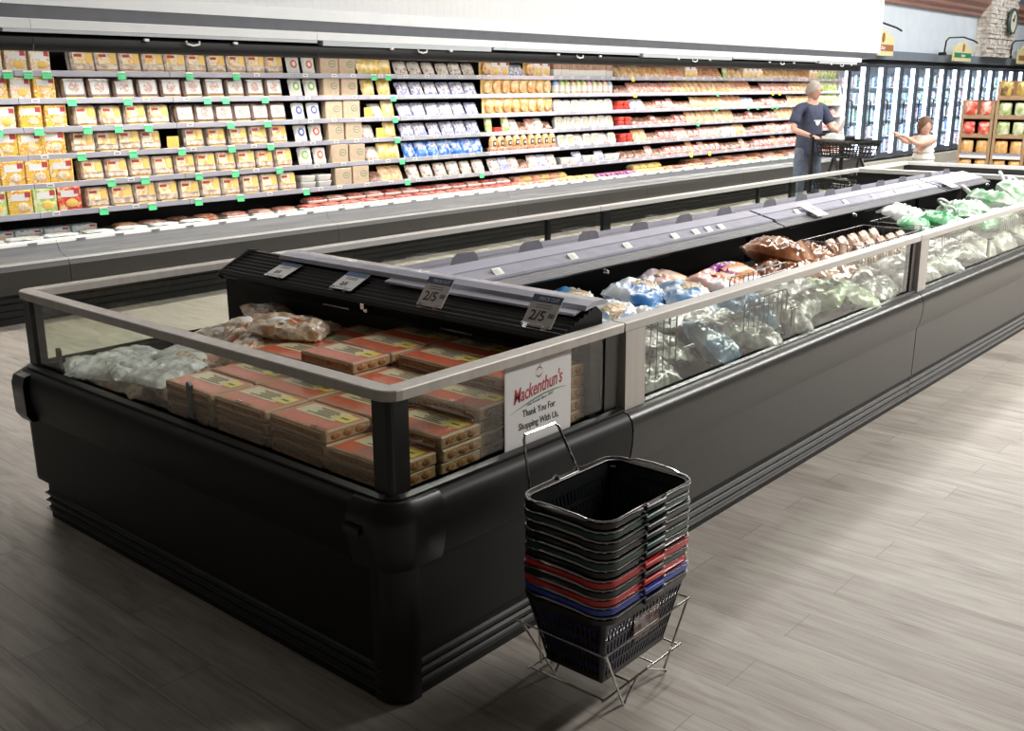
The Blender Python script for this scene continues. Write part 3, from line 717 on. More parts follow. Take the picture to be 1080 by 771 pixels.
blu = pouch('blue_bag', .30, .26, .12, 'steel_blue_bag', 'bag', 'bags seen through the side glass', 5)
gry = pouch('clear_bag', .36, .28, .11, 'grey_film_bag', 'bag', 'clear bags seen through the side glass', 6)
gry2 = pouch('clear_bag', .30, .30, .14, 'grey_film_bag', 'bag', 'clear bags seen through the side glass', 16)
gry3 = pouch('clear_bag', .40, .24, .12, 'grey_film_bag', 'bag', 'clear bags seen through the side glass', 27)
grn = pouch('green_bag', .30, .24, .11, 'pale_green_bag', 'bag', 'pale green bags', 7)
gr2 = pouch('green_bag', .24, .20, .10, 'green_bag', 'bag', 'bright green bags', 8)
wht = pouch('white_bag', .34, .28, .12, 'white_bag', 'bag', 'white bags', 9)
drk = pouch('dark_bag', .30, .24, .11, 'dark_bag', 'bag', 'dark bags in the far well', 10)
nvy = pouch('navy_bag', .30, .24, .11, 'navy_bag', 'bag', 'navy bags in the far well', 11)
R = math.radians
# bags of breaded food in the end case
for i, (x, y, z, rx, ry, rz, lab) in enumerate([
    (2.44, 3.42, .70, 8, -10, 70, 'clear bag of breaded pieces with red print, against the louvre, farthest back'),
    (2.26, 3.30, .70, -6, -8, 50, 'clear bag of breaded pieces standing highest at the far pile'),
    (2.42, 3.14, .70, 6, -6, 100, 'clear bag of breaded pieces beside the carton stacks under louvre'),
    (2.14, 3.10, .68, 4, -8, 30, 'clear bag of breaded pieces in front of the far cartons'),
    (2.28, 3.08, .74, -4, -6, 120, 'clear bag of breaded pieces lying on top beside the cartons'),
    (1.98, 3.22, .62, 8, -8, 60, 'clear bag of breaded pieces in the middle of the pile'),
    (1.84, 3.14, .60, 0, -14, 95, 'clear bag of breaded pieces pressed to the end glass beside cartons'),
    (1.84, 3.34, .575, 4, -8, 70, 'clear bag of breaded pieces against the end glass, second from cartons'),
    (2.04, 3.46, .58, 4, -6, 20, 'clear bag of breaded pieces at back of the pile centre'),
    (1.84, 3.56, .55, -4, -6, 110, 'clear bag of breaded pieces at the far end of the pile'),
    (2.30, 3.52, .62, -4, -10, 80, 'clear bag of breaded pieces behind the highest bag')]):
    chick.put((x, y, z), (R(rx), R(ry), R(rz)), lab, scale=(1, 1, 1))
k = MB()
for x0_, x1_, y0_, y1_, zt in ((2.36, 2.55, 3.05, 3.55, .69), (2.16, 2.36, 3.05, 3.55, .66), (1.94, 2.16, 3.05, 3.6, .59), (1.74, 1.94, 3.05, 3.65, .56)): k.box((x0_, y0_, .512), (x1_, y1_, zt), 'black_liner')
part('riser', k, ec, abs_=True)
# white wrapped packs right behind the end glass (far half)
filmpack = pouch('wrapped_pack', .26, .20, .05, 'clear_film_dense', 'bag', 'clear film packs behind the end glass', 12)
for i, (x, y, z, rz) in enumerate([(1.82, 3.20, .66, 15), (1.83, 3.42, .63, 70), (1.82, 3.64, .60, 30), (1.99, 3.66, .60, 100), (1.84, 3.80, .56, 60), (2.03, 3.36, .66, 0), (2.22, 3.72, .56, 15), (2.0, 3.82, .54, 70)]):
    filmpack.put((x, y, z), (R(4), R(-6), R(rz)), f'crinkled clear film pack, {ordw(i)} from the cartons behind the end glass')

# front well of the island: deck riser heights and bags
well = empty('well_rack', (6.1, 2.35, .46), label='black loading rack under the bags in the front well', cat='rack')
part('deck', MB().box((2.80, 1.93, .462), (9.5, 2.80, .56), 'black_liner'), well, abs_=True); part('step', MB().box((2.85, 2.25, .56), (9.4, 2.78, .68), 'black_liner'), well, abs_=True)
L_ = [
 (pasta, 3.38, 2.60, .70, 10, 0, 25, 1.05, 'blue and white pasta bag nearest the louvre corner'),
 (pasta, 3.30, 2.36, .69, 14, -5, -10, 1, 'blue and white pasta bag in front, nearest the louvre end'),
 (pasta, 3.66, 2.46, .715, 10, 4, 20, 1.1, 'blue and white pasta bag on top, middle of the pasta pile'),
 (pasta, 3.82, 2.30, .71, 8, -4, 40, 1, 'blue and white pasta bag next to the orange bag'),
 (pasta, 3.52, 2.24, .68, 8, 6, 5, .9, 'blue and white pasta bag lowest by the front wire rack'),
 (orange, 4.08, 2.60, .70, 12, 0, 15, 1.05, 'purple and white bag beside the pasta bags, touching the divider'),
 (orange, 4.15, 2.34, .705, 16, 6, 10, 1.15, 'orange window vegetable bag behind the wire rack'),
 (orange, 4.44, 2.44, .70, 14, -6, -12, 1.05, 'purple and orange bag nearest the brown foil bags'),
 (brown, 4.92, 2.42, .74, 8, 6, 10, 1.1, 'big brown foil bag on top of the pile'),
 (brown, 4.72, 2.28, .69, 8, -4, -20, .9, 'brown foil bag at left of the pile'),
 (brown, 5.22, 2.38, .70, 10, 4, 20, .95, 'brown foil bag at right of the pile'),
 (brown, 5.02, 2.20, .66, 4, -8, 0, .9, 'brown foil bag lowest at the front of the pile'),
 (gry, 3.08, 2.05, .585, 30, 5, 10, .8, 'crumpled clear bag at the bottom corner beside the silver post'),
 (gry, 3.28, 2.12, .62, 20, 0, 40, .9, 'crumpled clear bag under the wire rack, left'),
 (gry, 3.70, 2.14, .64, 26, 6, 0, 1, 'crumpled clear bag behind the blue bag, left of rack'),
 (blu, 3.52, 2.03, .60, 36, 8, 20, .95, 'round steel blue bag seen through the side glass'),
 (blu, 3.96, 2.10, .655, 34, -8, -20, .9, 'steel blue bag higher up beside the glass stay'),
 (gry, 3.82, 2.02, .59, 26, 8, -10, .9, 'crumpled clear bag between the two blue bags'),
 (gry, 4.20, 2.05, .60, 28, 0, 10, .95, 'crumpled clear bag right of the glass stay'),
 (gry, 4.45, 2.12, .655, 26, 8, 20, 1, 'crumpled clear bag below the orange bags'),
 (grn, 4.62, 2.06, .63, 30, 6, -30, 1, 'pale green bag behind the side glass, left one'),
 (grn, 4.92, 2.02, .58, 26, -6, 10, 1, 'pale green bag behind the side glass, right one'),
 (gry, 5.18, 2.04, .60, 26, 4, 0, 1, 'crumpled clear bag beside the second silver post'),
 (gry, 5.05, 2.16, .64, 20, 0, 20, .9, 'crumpled clear bag under the brown foil bags'),
]
rv = random.Random(8)
for p, x, y, z, rx, ry, rz, s, lab in L_:
    if p in (gry, blu, grn): p = rv.choice([gry, gry2, gry3]) if p is gry else p; rz += rv.uniform(-55, 55); rx += rv.uniform(-14, 10); ry += rv.uniform(-14, 14)
    p.put((x, y, z), (R(rx), R(ry), R(rz)), lab, scale=(s, s, s))
# tan pouches standing in the wire basket
tanp = pouch('tan_pouch', .12, .20, .07, 'tan_pouch', 'pouch', 'tan pouches in the wire basket', 13)
i = 0
for cx in range(5):
    for ry in range(2):
        tanp.put((5.62 + cx*.155, 2.30 + ry*.17, .70), (R(82), 0, R(2*((cx+ry) % 3)-2)), f'tan pouch standing in the wire basket, {ordw(cx)} along its {"front" if ry == 0 else "back"} row')
L_ = [
 (gr2, 6.62, 2.34, .73, 12, 0, 20, 1.1, 'bright green bag in wire rack nearest the tan pouches'),
 (gr2, 6.92, 2.26, .73, 10, 8, -10, 1.15, 'bright green bag in the middle of the wire rack'),
 (gr2, 7.14, 2.38, .72, 12, -8, 30, 1.0, 'bright green bag by the white handled bags'),
 (wht, 6.98, 2.55, .74, 16, 0, 0, 1.05, 'white bag standing against the divider behind green bags'),
 (gr2, 7.30, 2.12, .70, 10, 0, -10, .9, 'bright green bag low in front of the handled bags'),
 (gry, 5.75, 2.06, .60, 26, 4, 0, 1, 'crumpled clear bag just right of the second silver post'),
 (gry, 6.15, 2.05, .60, 26, -4, 20, 1, 'crumpled clear bag under the wire basket of pouches'),
 (gry, 6.55, 2.06, .61, 24, 4, -10, 1, 'crumpled clear bag under the green bags'),
 (wht, 6.95, 2.06, .60, 24, 4, 10, .95, 'white bag pressed to the side glass under green bags'),
 (wht, 7.35, 2.06, .60, 24, 0, 0, .95, 'white bag pressed to the side glass under handled bags'),
 (wht, 7.8, 2.06, .60, 24, 0, 10, .95, 'white bag pressed to the side glass at frame edge'),
]
rv = random.Random(8)
for p, x, y, z, rx, ry, rz, s, lab in L_:
    if p in (gry, blu, grn): p = rv.choice([gry, gry2, gry3]) if p is gry else p; rz += rv.uniform(-55, 55); rx += rv.uniform(-14, 10); ry += rv.uniform(-14, 14)
    p.put((x, y, z), (R(rx), R(ry), R(rz)), lab, scale=(s, s, s))
def handled():
    e = empty('handled_bag', label='white bag', cat='bag', group='white handled bags')
    part('film', MB().pillow(.46, .34, .20, 'white_green_bag', 21, wr=.3), e, smooth=True)
    pts = [(.185 + .050*(1-math.cos(t)), .040*math.sin(t), .11 + .085*math.sin(t/2)) for t in [2*PI*i/16 for i in range(16)]]
    part('handle', MB().tube(pts, .014, 'white_plastic', 8, closed=True), e, smooth=True, label='white loop handle')
    return e
HB = Proto(handled())
for x, y, z, rx, ry, rz, s, lab in [
    (7.38, 2.26, .685, 10, -12, 165, .72, 'white green-printed bag with loop handle, leftmost of the handled pile'),
    (7.70, 2.36, .70, 12, -6, 150, .78, 'white green-printed bag with loop handle, second from the left'),
    (8.02, 2.28, .735, 12, -10, 110, .84, 'white green-printed bag with loop handle in the middle of the pile'),
    (8.32, 2.22, .75, 10, -34, 95, .86, 'white green-printed bag whose handle stands up above the rail'),
    (8.62, 2.18, .75, 8, -8, 60, .9, 'white green-printed bag highest at the far end of the pile'),
    (7.75, 2.14, .64, 16, -4, 10, .8, 'white green-printed bag low behind the side glass'),
    (8.90, 2.14, .70, 8, 4, 10, .9, 'white green-printed bag farthest right behind the rail')]:
    HB.put((x, y, z), (R(rx), R(ry), R(rz)), lab, scale=(s, s, s))
k = MB().box((7.3, 2.12, .68), (9.2, 2.78, .70), 'black_liner'); part('deck', k, well, abs_=True)

# far well bags
bw = empty('well_rack', (6.1, 3.5, .46), label='black loading rack under the bags in the far well', cat='rack')
part('deck', MB().box((2.80, 3.10, .462), (9.4, 3.90, .56), 'black_liner'), bw, abs_=True)
rw = random.Random(11); x = 2.95; i = 0
seq = [gry, drk, gry, drk, gry, nvy, gry, drk, nvy, gry, drk, nvy, gry, grn, grn, grn, gr2, grn, grn, gr2, grn, grn]
nm = {gry: 'crumpled clear', drk: 'dark', nvy: 'navy', grn: 'pale green', gr2: 'bright green'}
cnt = {}
for p in seq:
    j = cnt.get(p, 0); cnt[p] = j+1
    p.put((x, 3.74 + rw.uniform(-.03, .03), .60+rw.uniform(-.02, .02)), (R(-24), R(rw.uniform(-8, 8)), R(rw.uniform(-25, 25))), f'{nm[p]} bag at the far side glass of the island, {ordw(j)} of its colour', scale=(.9, .9, .9)); x += .285

# wire racks
def wire_rack(x0, x1, y, z0, z1, lab, depth=.0, m='dull_wire'):
    e = empty('wire_rack', ((x0+x1)/2, y, z0), label=lab, cat='wire basket', group='wire racks in the front well')
    k = MB(); r = .0026
    k.tube([(x0, y, z0), (x0, y, z1-.015), (x0+.015, y, z1), (x1-.015, y, z1), (x1, y, z1-.015), (x1, y, z0)], r*1.3, m, 6)
    part('frame', k, e, abs_=True)
    k = MB(); n = max(2, int((x1-x0)/.042)); 
    for i in range(1, n): xx = x0+(x1-x0)*i/n; k.tube([(xx, y, z0), (xx, y, z1)], r*.8, m, 5)
    k.tube([(x0, y, z1-.035), (x1, y, z1-.035)], r*.8, m, 5); k.tube([(x0, y, z0+.01), (x1, y, z0+.01)], r, m, 5)
    part('wires', k, e, abs_=True)
    if depth:
        k = MB()
        for xx in (x0, x1):
            k.tube([(xx, y, z1), (xx, y+depth, z1)], r, m, 5); k.tube([(xx, y, z0+.01), (xx, y+depth, z0+.01)], r, m, 5)
            for i in range(1, int(depth/.045)): k.tube([(xx, y+i*.045, z0), (xx, y+i*.045, z1)], r*.8, m, 5)
        k.tube([(x0, y+depth, z1), (x1, y+depth, z1)], r, m, 5)
        for i in range(n+1): xx = x0+(x1-x0)*i/n; k.tube([(xx, y+depth, z0), (xx, y+depth, z1)], r*.8, m, 5)
        part('side_wires', k, e, abs_=True)
    return e
wire_rack(2.93, 3.19, 1.955, .60, .855, 'low wire rack just behind the glass beside the silver post')
wire_rack(2.9, 3.42, 2.13, .62, .805, 'wire rack in front of the pasta bags')
wire_rack(3.72, 4.10, 1.96, .57, .80, 'wire rack standing by the side glass below the orange bags')
wire_rack(3.95, 4.5, 2.16, .64, .845, 'wire rack in front of the orange bags')
wire_rack(5.5, 6.36, 2.20, .62, .80, 'wire basket around the tan pouches', .36)
wire_rack(6.42, 7.3, 2.08, .60, .82, 'wire basket around the bright green bags', .46)
wire_rack(7.34, 8.9, 2.02, .58, .79, 'long wire rack in front of the white handled bags')

# ------------------------------------------------------------------ stack of shopping baskets in its wire stand
mat('basket_green', (.008, .045, .036), .3, 0, .15, 20); mat('basket_red', (.55, .03, .03), .3, 0, .1, 20); mat('basket_blue', (.03, .06, .36), .3, 0, .1, 20); mat('basket_black', (.012, .012, .013), .28, 0, .2, 20)
BL, BWd, BH = .40, .27, .215
def basket_meshes(m):
    # rim at z=0, bottom at -BH; walls taper inwards, made of bars with real gaps
    tp = .05
    def pt(side, t, z):
        f = -z/BH; a = BL/2 - tp*f; b = BWd/2 - tp*.8*f
        return {0: (a*t*.93, -b, z), 1: (a, b*t*.9, z), 2: (-a*t*.93, b, z), 3: (-a, -b*t*.9, z)}[side]
    k = MB(); th = .0022
    def strip(side, t0, t1, z0, z1):
        a, b, c, d = [Vector(pt(side, *q)) for q in ((t0, z0), (t1, z0), (t1, z1), (t0, z1))]
        nrm = (b-a).cross(d-a).normalized() * th
        k.add([a, b, c, d, a-nrm, b-nrm, c-nrm, d-nrm], [(0,1,2,3), (7,6,5,4), (0,4,5,1), (1,5,6,2), (2,6,7,3), (3,7,4,0)], m)
    for side in range(4):
        n = 22 if side % 2 == 0 else 14
        for z0, z1 in ((-.040, 0), (-.085, -.077), (-.125, -.117), (-.165, -.157), (-BH, -.195)): strip(side, -1, 1, z0, z1)
        for i in range(n+1):
            t = -1 + 2*i/n; wv = (.22 if side % 2 == 0 else .25)/n*2
            strip(side, max(-1, t-wv/1.1), min(1, t+wv/1.1), -BH+.002, -.030)
    # corners
    for sx, sy in ((1,1), (1,-1), (-1,-1), (-1,1)):
        vs = []; fs = []
        for z in (0, -.08, -.16, -BH):
            f = -z/BH; a = BL/2 - tp*f; b = BWd/2 - tp*.8*f; c1 = a*.93; c2 = b*.9
            for i in range(5):
                t = PI/2*i/4; vs.append((sx*(c1 + (a-c1)*math.sin(t)), sy*(c2 + (b-c2)*math.cos(t)), z))
        for j in range(3):
            for i in range(4): fs.append((j*5+i, j*5+i+1, (j+1)*5+i+1, (j+1)*5+i))
        k.add(vs, fs, m)
    a = BL/2-tp; b = BWd/2-tp*.8
    k.box((-a, -b, -BH), (a, b, -BH+.003), m)
    r = MB()
    # rim: a rolled lip with rounded corners
    def rimpath(o, q=.04):
        out = []
        for cx, cy, a0 in ((BL/2+o-q, BWd/2+o-q, 0), (-BL/2-o+q, BWd/2+o-q, 90), (-BL/2-o+q, -BWd/2-o+q, 180), (BL/2+o-q, -BWd/2-o+q, 270)): out += arc(cx, cy, q, a0, a0+90, 5)
        return out
    r.sweep(rimpath(0)[::-1], [(-.001, -.016), (-.010, -.013), (-.012, .001), (-.004, .004), (.004, .002), (.003, -.008)], m, closed=True)
    for sy in (-1, 1):
        r.rbox((-.045, sy*(BWd/2+.010)-.009, -.008), (.045, sy*(BWd/2+.010)+.009, .006), .003, m)
    # two folding wire handles lying on the rim
    hs = []
    for s in (-1, 1):
        h = MB(); o = .009; q = .05; x1 = s*(BL/2+o); pts = [(s*.03, -BWd/2-.012, .004), (s*.045, -BWd/2-.016, .014), (s*.065, -BWd/2-o, .008), (s*(BL/2+o-q), -BWd/2-o, .006)]
        pts += [(s*(BL/2+o-q+q*math.sin(math.radians(t))), -BWd/2-o+q-q*math.cos(math.radians(t)), .006) for t in (20, 45, 70)]
        pts += [(x1, -BWd/2+q, .006), (x1, -.085, .006), (x1+s*.004, -.06, .011), (x1+s*.006, 0, .013), (x1+s*.004, .06, .011), (x1, .085, .006), (x1, BWd/2-q, .006)]
        pts += [(s*(BL/2+o-q+q*math.cos(math.radians(t))), BWd/2+o-q+q*math.sin(math.radians(t)), .006) for t in (20, 45, 70)]
        pts += [(s*(BL/2+o-q), BWd/2+o, .006), (s*.065, BWd/2+o, .008), (s*.045, BWd/2+.016, .014), (s*.03, BWd/2+.012, .004)]
        h.tube(pts, .0034, 'chrome', 6); hs.append(h)
    return k, r, hs
def make_basket(m):
    e = empty('shopping_basket', label='basket', cat='shopping basket', group='stacked shopping baskets')
    k, r, hs = basket_meshes(m)
    part('basket_body', k, e); part('rim', r, e, smooth=True)
    for h in hs: part('handle', h, e, smooth=True, label='chrome wire handle')
    return e
BKX, BKY = 2.10, 1.475
baskets = [('black', 'topmost black shopping basket of the stack', .607), ('green', 'dark green shopping basket, second from the top', .580), ('black', 'black shopping basket, third from the top', .553), ('black', 'black shopping basket, fourth from the top', .527),
    ('green', 'dark green shopping basket, fifth from the top', .500), ('black', 'black shopping basket just above the upper red one', .474), ('red', 'upper red shopping basket of the stack', .447), ('black', 'black shopping basket between the two red ones', .422),
    ('red', 'lower red shopping basket, resting above the blue one', .397), ('blue', 'blue shopping basket, only blue one in the stack', .372), ('black', 'bottom black shopping basket sitting in the wire stand', .345)]
bp_ = {c: Proto(make_basket('basket_'+c)) for c in ('black', 'green', 'red', 'blue')}
rb = random.Random(2)
for c, lab, z in baskets:
    bp_[c].put((BKX + rb.uniform(-.003, .003), BKY + rb.uniform(-.003, .003), z), (0, 0, R(rb.uniform(-.8, .8))), lab)
# price label on the bottom basket
mat('basket_label', (.05, .03, .03), .4, 0, .3, 40, cols=[(.03, .03, .03), (.14, .05, .04), (.25, .22, .22)])
lb = MB().box((BKX-.05, BKY-BWd/2-.004+.013, .215), (BKX+.07, BKY-BWd/2-.001+.013, .29), 'basket_label'); 
o = solo('basket_label', lb, 'dark printed label plate on the front of the bottom basket', 'label', base=(BKX, BKY-.12, .25))
# stand
stn = empty('basket_stand', (BKX, BKY, 0), label='chrome wire stand holding the stack of shopping baskets', cat='basket stand')
k = MB(); x0, x1, y0, y1 = 1.893, 2.307, 1.335, 1.625
k.tube([(x0, y0, .25), (x1, y0, .25), (x1, y1, .25), (x0, y1, .25)], .0040, 'chrome', 6, closed=True); part('upper_ring', k, stn, abs_=True)
k = MB().tube([(x0+.06, y0+.045, .07), (x1+.04, y0+.045, .07)], .0035, 'chrome', 6).tube([(x0+.06, y1+.01, .07), (x1+.04, y1+.01, .07)], .0035, 'chrome', 6)
k.tube([(x0+.07, y0+.045, .07), (x0+.07, y1+.01, .07)], .0035, 'chrome', 6).tube([(x1+.03, y0+.045, .07), (x1+.03, y1+.01, .07)], .0035, 'chrome', 6).tube([(x0+.19, y0+.045, .07), (x0+.19, y1+.01, .07)], .003, 'chrome', 6).tube([(x1-.1, y0+.045, .07), (x1-.1, y1+.01, .07)], .003, 'chrome', 6)
part('lower_frame', k, stn, abs_=True)
for xx, xb, xm in ((x0+.01, 2.07, x0+.22), (x1-.01, 2.275, x1-.14)):
    for yt, yb in ((y0, y0+.052), (y1, y1+.005)):
        k = MB().tube([(xx, yt, .25), (xb-.008, yb, .012), (xb, yb, .0045), (xb+.008, yb, .012), (xm if xx > 2.1 else xb+.055, yt+.045 if yt < 1.5 else yt+.01, .072)], .0038, 'chrome', 6); part('leg', k, stn, abs_=True)
k = MB().tube([(2.000, y1, .07), (2.003, 1.66, .50), (2.005, 1.695, .722), (2.013, 1.70, .735), (2.145, 1.70, .735), (2.155, 1.695, .725), (2.245, 1.65, .50), (2.29, y1, .25)], .0042, 'chrome', 6); part('sign_frame', k, stn, abs_=True, label='tall bent wire loop behind the baskets')

# ------------------------------------------------------------------ refrigerated wall cases
SZ = [1.77, 1.57, 1.36, 1.16, .95, .74]           # shelf heights
SF = [7.86, 7.84, 7.82, 7.80, 7.76, 7.72]         # shelf front edges
SN = ['top', 'second', 'third', 'fourth', 'fifth', 'lowest']
XB = [.95, 3.49, 6.03, 8.57, 11.11, 13.65, 16.19, 17.98]
pitch_lab = ['at the left frame edge with yellow boxes', 'full of clear lunch meat trays', 'with kraft boxes and blue packs', 'with cheese packs on pink rails and white tubs', 'with red tubs and bacon packs', 'in the middle of the meat section', 'at the far end behind the shopper']
TAGS = {0: ([2.9, 3.35, 3.44, 3.59, 3.73, 4.33, 4.94, 5.4, 6.99, 7.18], [11.48]), 1: ([3.0, 3.89, 4.35, 5.08, 5.26, 5.67, 7.22, 13.64], [11.51, 15.37, 15.6]),
    2: ([3.3, 3.6, 3.98, 4.24, 4.5, 5.28, 5.67, 7.22, 13.59, 14.56, 14.86, 15.34, 15.5], []), 3: ([3.1, 3.9, 4.33, 4.77, 5.26, 5.67, 7.22, 13.06], []),
    4: ([3.2, 4.1, 4.39, 4.89, 5.25, 5.72, 7.24], []), 5: ([3.1, 3.99, 4.41, 4.84, 5.26, 5.98, 7.27, 8.39, 12.38], [12.78, 13.29])}
cases = []
for ci in range(7):
    a, b = XB[ci], XB[ci+1]
    e = empty('wall_case', ((a+b)/2, 8.0, 0), label='open refrigerated wall case ' + pitch_lab[ci], cat='refrigerated case', group='wall cases'); cases.append(e)
    a += .002; b -= .002
    part('kick_plate', MB().prism([(7.43, 0), (7.43, .05), (7.42, .055), (7.43, .06), (7.43, .10), (7.42, .105), (7.43, .11), (7.43, .15), (7.42, .155), (7.43, .16), (7.43, .2), (7.6, .2), (7.6, 0)], 'x', a, b, 'black_metal'), e, abs_=True)
    part('bumper', MB().prism([(7.42, .20), (7.36, .23), (7.33, .30), (7.33, .40), (7.345, .435), (7.42, .44), (7.6, .44), (7.6, .20)], 'x', a, b, 'charcoal_paint'), e, abs_=True)
    part('bumper_edge', MB().prism([(7.34, .436), (7.345, .446), (7.375, .450), (7.38, .44)], 'x', a, b, 'case_edge'), e, abs_=True, label='bright edge strip of the bumper')
    part('sill', MB().prism([(7.378, .44), (7.382, .452), (7.43, .475), (7.44, .468), (7.46, .49), (7.47, .485), (7.50, .545), (7.55, .56), (7.60, .44)], 'x', a, b, 'case_grey'), e, abs_=True, label='grey ribbed sill')
    part('deck', MB().prism([(7.50, .545), (7.505, .565), (7.60, .565), (7.62, .53), (8.45, .50), (8.45, .3), (7.56, .3)], 'x', a, b, 'white_plastic'), e, abs_=True, label='white bottom deck')
    part('back_panel', MB().box((a, 8.44, .3), (b, 8.59, 2.12), 'back_dark').box((a, 7.6, 0), (b, 8.58, .3), 'back_dark'), e, abs_=True)
    # canopy
    cb = 17.55 if ci == 6 else b
    part('canopy', MB().prism([(7.52, 1.905), (7.50, 1.918), (7.49, 1.955), (7.50, 2.0), (7.54, 2.015), (8.5, 2.12), (8.5, 1.975), (7.9, 1.965), (7.62, 1.955), (7.56, 1.91)], 'x', a, b if ci < 6 else 17.9, 'black_metal'), e, abs_=True, smooth=True)
    part('canopy_rail', MB().prism([(7.50, 2.058), (7.50, 2.118), (7.53, 2.128), (8.4, 2.128), (8.4, 2.12), (7.54, 2.05)], 'x', a, b if ci < 6 else 17.95, 'canopy_white'), e, abs_=True, label='white canopy rail')
    if ci % 2 == 0: part('canopy_cover', MB().prism([(7.485, 2.012), (7.485, 2.055), (7.56, 2.055), (7.56, 2.012)], 'x', a+.05, b-.25, 'canopy_grey'), e, abs_=True, label='pale grey curtain cover')
    else: part('canopy_cover', MB().prism([(7.50, 2.032), (7.50, 2.056), (7.56, 2.056), (7.56, 2.032)], 'x', a-.2, b, 'canopy_grey'), e, abs_=True, label='pale grey curtain cover')
    k = MB(); xm = (a+b)/2
    k.tube([(xm-.06, 7.475, 2.01), (xm-.055, 7.47, 1.985), (xm, 7.47, 1.975), (xm+.055, 7.47, 1.985), (xm+.06, 7.475, 2.01)], .008, 'white_plastic', 6)
    for dx in (-.4, .4): k.rbox((xm+dx-.02, 7.468, 1.995), (xm+dx+.02, 7.49, 2.015), .005, 'white_plastic')
    part('curtain_pull', k, e, abs_=True, label='white night curtain pull ring')
    part('light', MB().box((a+.03, 7.68, 1.942), (b-.03, 7.73, 1.952), 'led'), e, abs_=True, label='glowing canopy lamp')
    # shelves
    for si in range(6):
        z = SZ[si]; f = SF[si]
        segs = [(a, (a+b)/2-.003), ((a+b)/2+.003, b)] if b - a > 2 else [(a, b)]
        for (u, v) in segs:
            pink = 8.5 < u < 9.5; white = 6.5 < u < 8.5 and u > 7
            rm = 'pink_rail' if pink else ('shelf_metal' if white else 'shelf_rail')
            zz = z
            sh = part('shelf', MB().box((u, f+.01, zz-.022), (v, 8.44, zz-.006), 'shelf_metal').prism([(f+.01, zz-.022), (f+.02, zz-.035), (f+.1, zz-.022)], 'x', u, v, 'shelf_metal'), e, abs_=True)
            r_ = MB().prism([(f, zz-.034), (f-.006, zz-.030), (f-.006, zz+.008), (f, zz+.011), (f+.01, zz+.008), (f+.01, zz-.034)], 'x', u, v, rm)
            part('price_rail', r_, sh, abs_=True)
            xs = []; x = u + .12; rr = random.Random(int(u*13+si*7))
            g, yl = TAGS[si]
            for tx in g + yl:
                if u <= tx < v:
                    m_ = 'tag_yellow' if tx in yl else 'tag_green'
                    k = MB().box((tx-.035, f-.0105, zz-.022), (tx+.035, f-.008, zz+.008), 'paper_white').box((tx-.033, f-.0125, zz-.002 if False else zz-.02), (tx+.033, f-.0105, zz-.004), m_)
                    k.prism([(f-.0125, zz-.022), (f-.018, zz-.052), (f-.0165, zz-.052), (f-.010, zz-.022)], 'x', tx-.036, tx+.036, m_)
                    k.box((tx-.02, f-.011, zz-.008), (tx+.012, f-.0106, zz-.003), 'ink_grey')
                    part('hanging_tag', k, sh, abs_=True, label=('yellow' if m_ == 'tag_yellow' else 'green') + ' hanging price tag')
                    xs.append(tx)
            step = .28 if u > 5.9 else .7
            while x < v - .05:
                if all(abs(x-q) > .09 for q in xs):
                    k = MB().box((x-.03, f-.0095, zz-.022), (x+.03, f-.007, zz+.006), 'paper_white').box((x-.018, f-.0105, zz-.014), (x+.018, f-.0095, zz-.004), 'ink_grey')
                    part('price_tag', k, sh, abs_=True)
                x += step * rr.uniform(.8, 1.3)
    # tags along the sill
    k = MB(); x = a + .15
    while x < b - .1: k.box((x, 7.492, .546), (x+.07, 7.496, .562), 'ink_grey' if int(x*10) % 3 else 'tag_green' if x > 13.5 else 'ink_grey'); x += .31
    part('deck_tags', k, e, abs_=True)
part('end_panel', MB().prism([(7.45, 0), (7.45, .45), (7.6, .6), (7.72, .8), (7.9, 1.9), (8.58, 1.9), (8.58, 0)], 'x', 17.955, 17.978, 'canopy_white'), cases[6], abs_=True, label='white end panel')

# ---- package prototypes (front faces -y, standing on z=0, centred on x)
def vivid(n, c): return mat(n, c[0], .35, 0, 0, 24, cols=c, const=True, coat=.3)
vivid('yellow_box_print', [(.86, .55, .06), (.88, .66, .16), (.80, .30, .05), (.85, .75, .45)])
vivid('pale_box_print', [(.85, .60, .25), (.86, .78, .60), (.80, .50, .35), (.82, .80, .74)])
vivid('red_box_print', [(.70, .06, .04), (.80, .20, .10), (.85, .70, .40)])
vivid('green_box_print', [(.35, .62, .12), (.60, .72, .25), (.80, .80, .55)])
mat('tray_meat', (.60, .45, .37), .3, 0, 0, 26, cols=[(.46, .33, .26), (.70, .56, .46), (.82, .74, .66)], coat=.6)
mat('tray_brown', (.26, .17, .13), .25, 0, .3, 18, coat=.6)
mat('tray_orange_label', (.85, .6, .3), .4, 0, 0, 22, cols=[(.80, .42, .14), (.88, .64, .28), (.86, .78, .62), (.70, .56, .42)])
mat('tray_white_label', (.80, .76, .70), .4, 0, 0, 30, cols=[(.80, .76, .72), (.55, .30, .24), (.82, .80, .76)])
mat('orange_strip', (.88, .58, .14), .4, 0, .05, 30)
mat('kraft_paper', (.58, .44, .31), .6, 0, .08, 30); mat('kraft_print', (.16, .28, .18), .5, 0, .1, 30)
mat('round_red', (.72, .16, .08), .4, 0, .05, 30); mat('round_blue', (.08, .12, .42), .4, 0, .05, 30); mat('round_green', (.30, .55, .12), .4, 0, .05, 30)
mat('cheese_yellow', (.88, .60, .14), .3, 0, 0, 20, cols=[(.86, .52, .08), (.90, .70, .26), (.84, .72, .48)], coat=.4)
mat('deli_pack', (.7, .6, .5), .3, 0, 0, 26, cols=[(.28, .20, .15), (.70, .55, .42), (.80, .76, .72), (.55, .30, .22)], coat=.4)
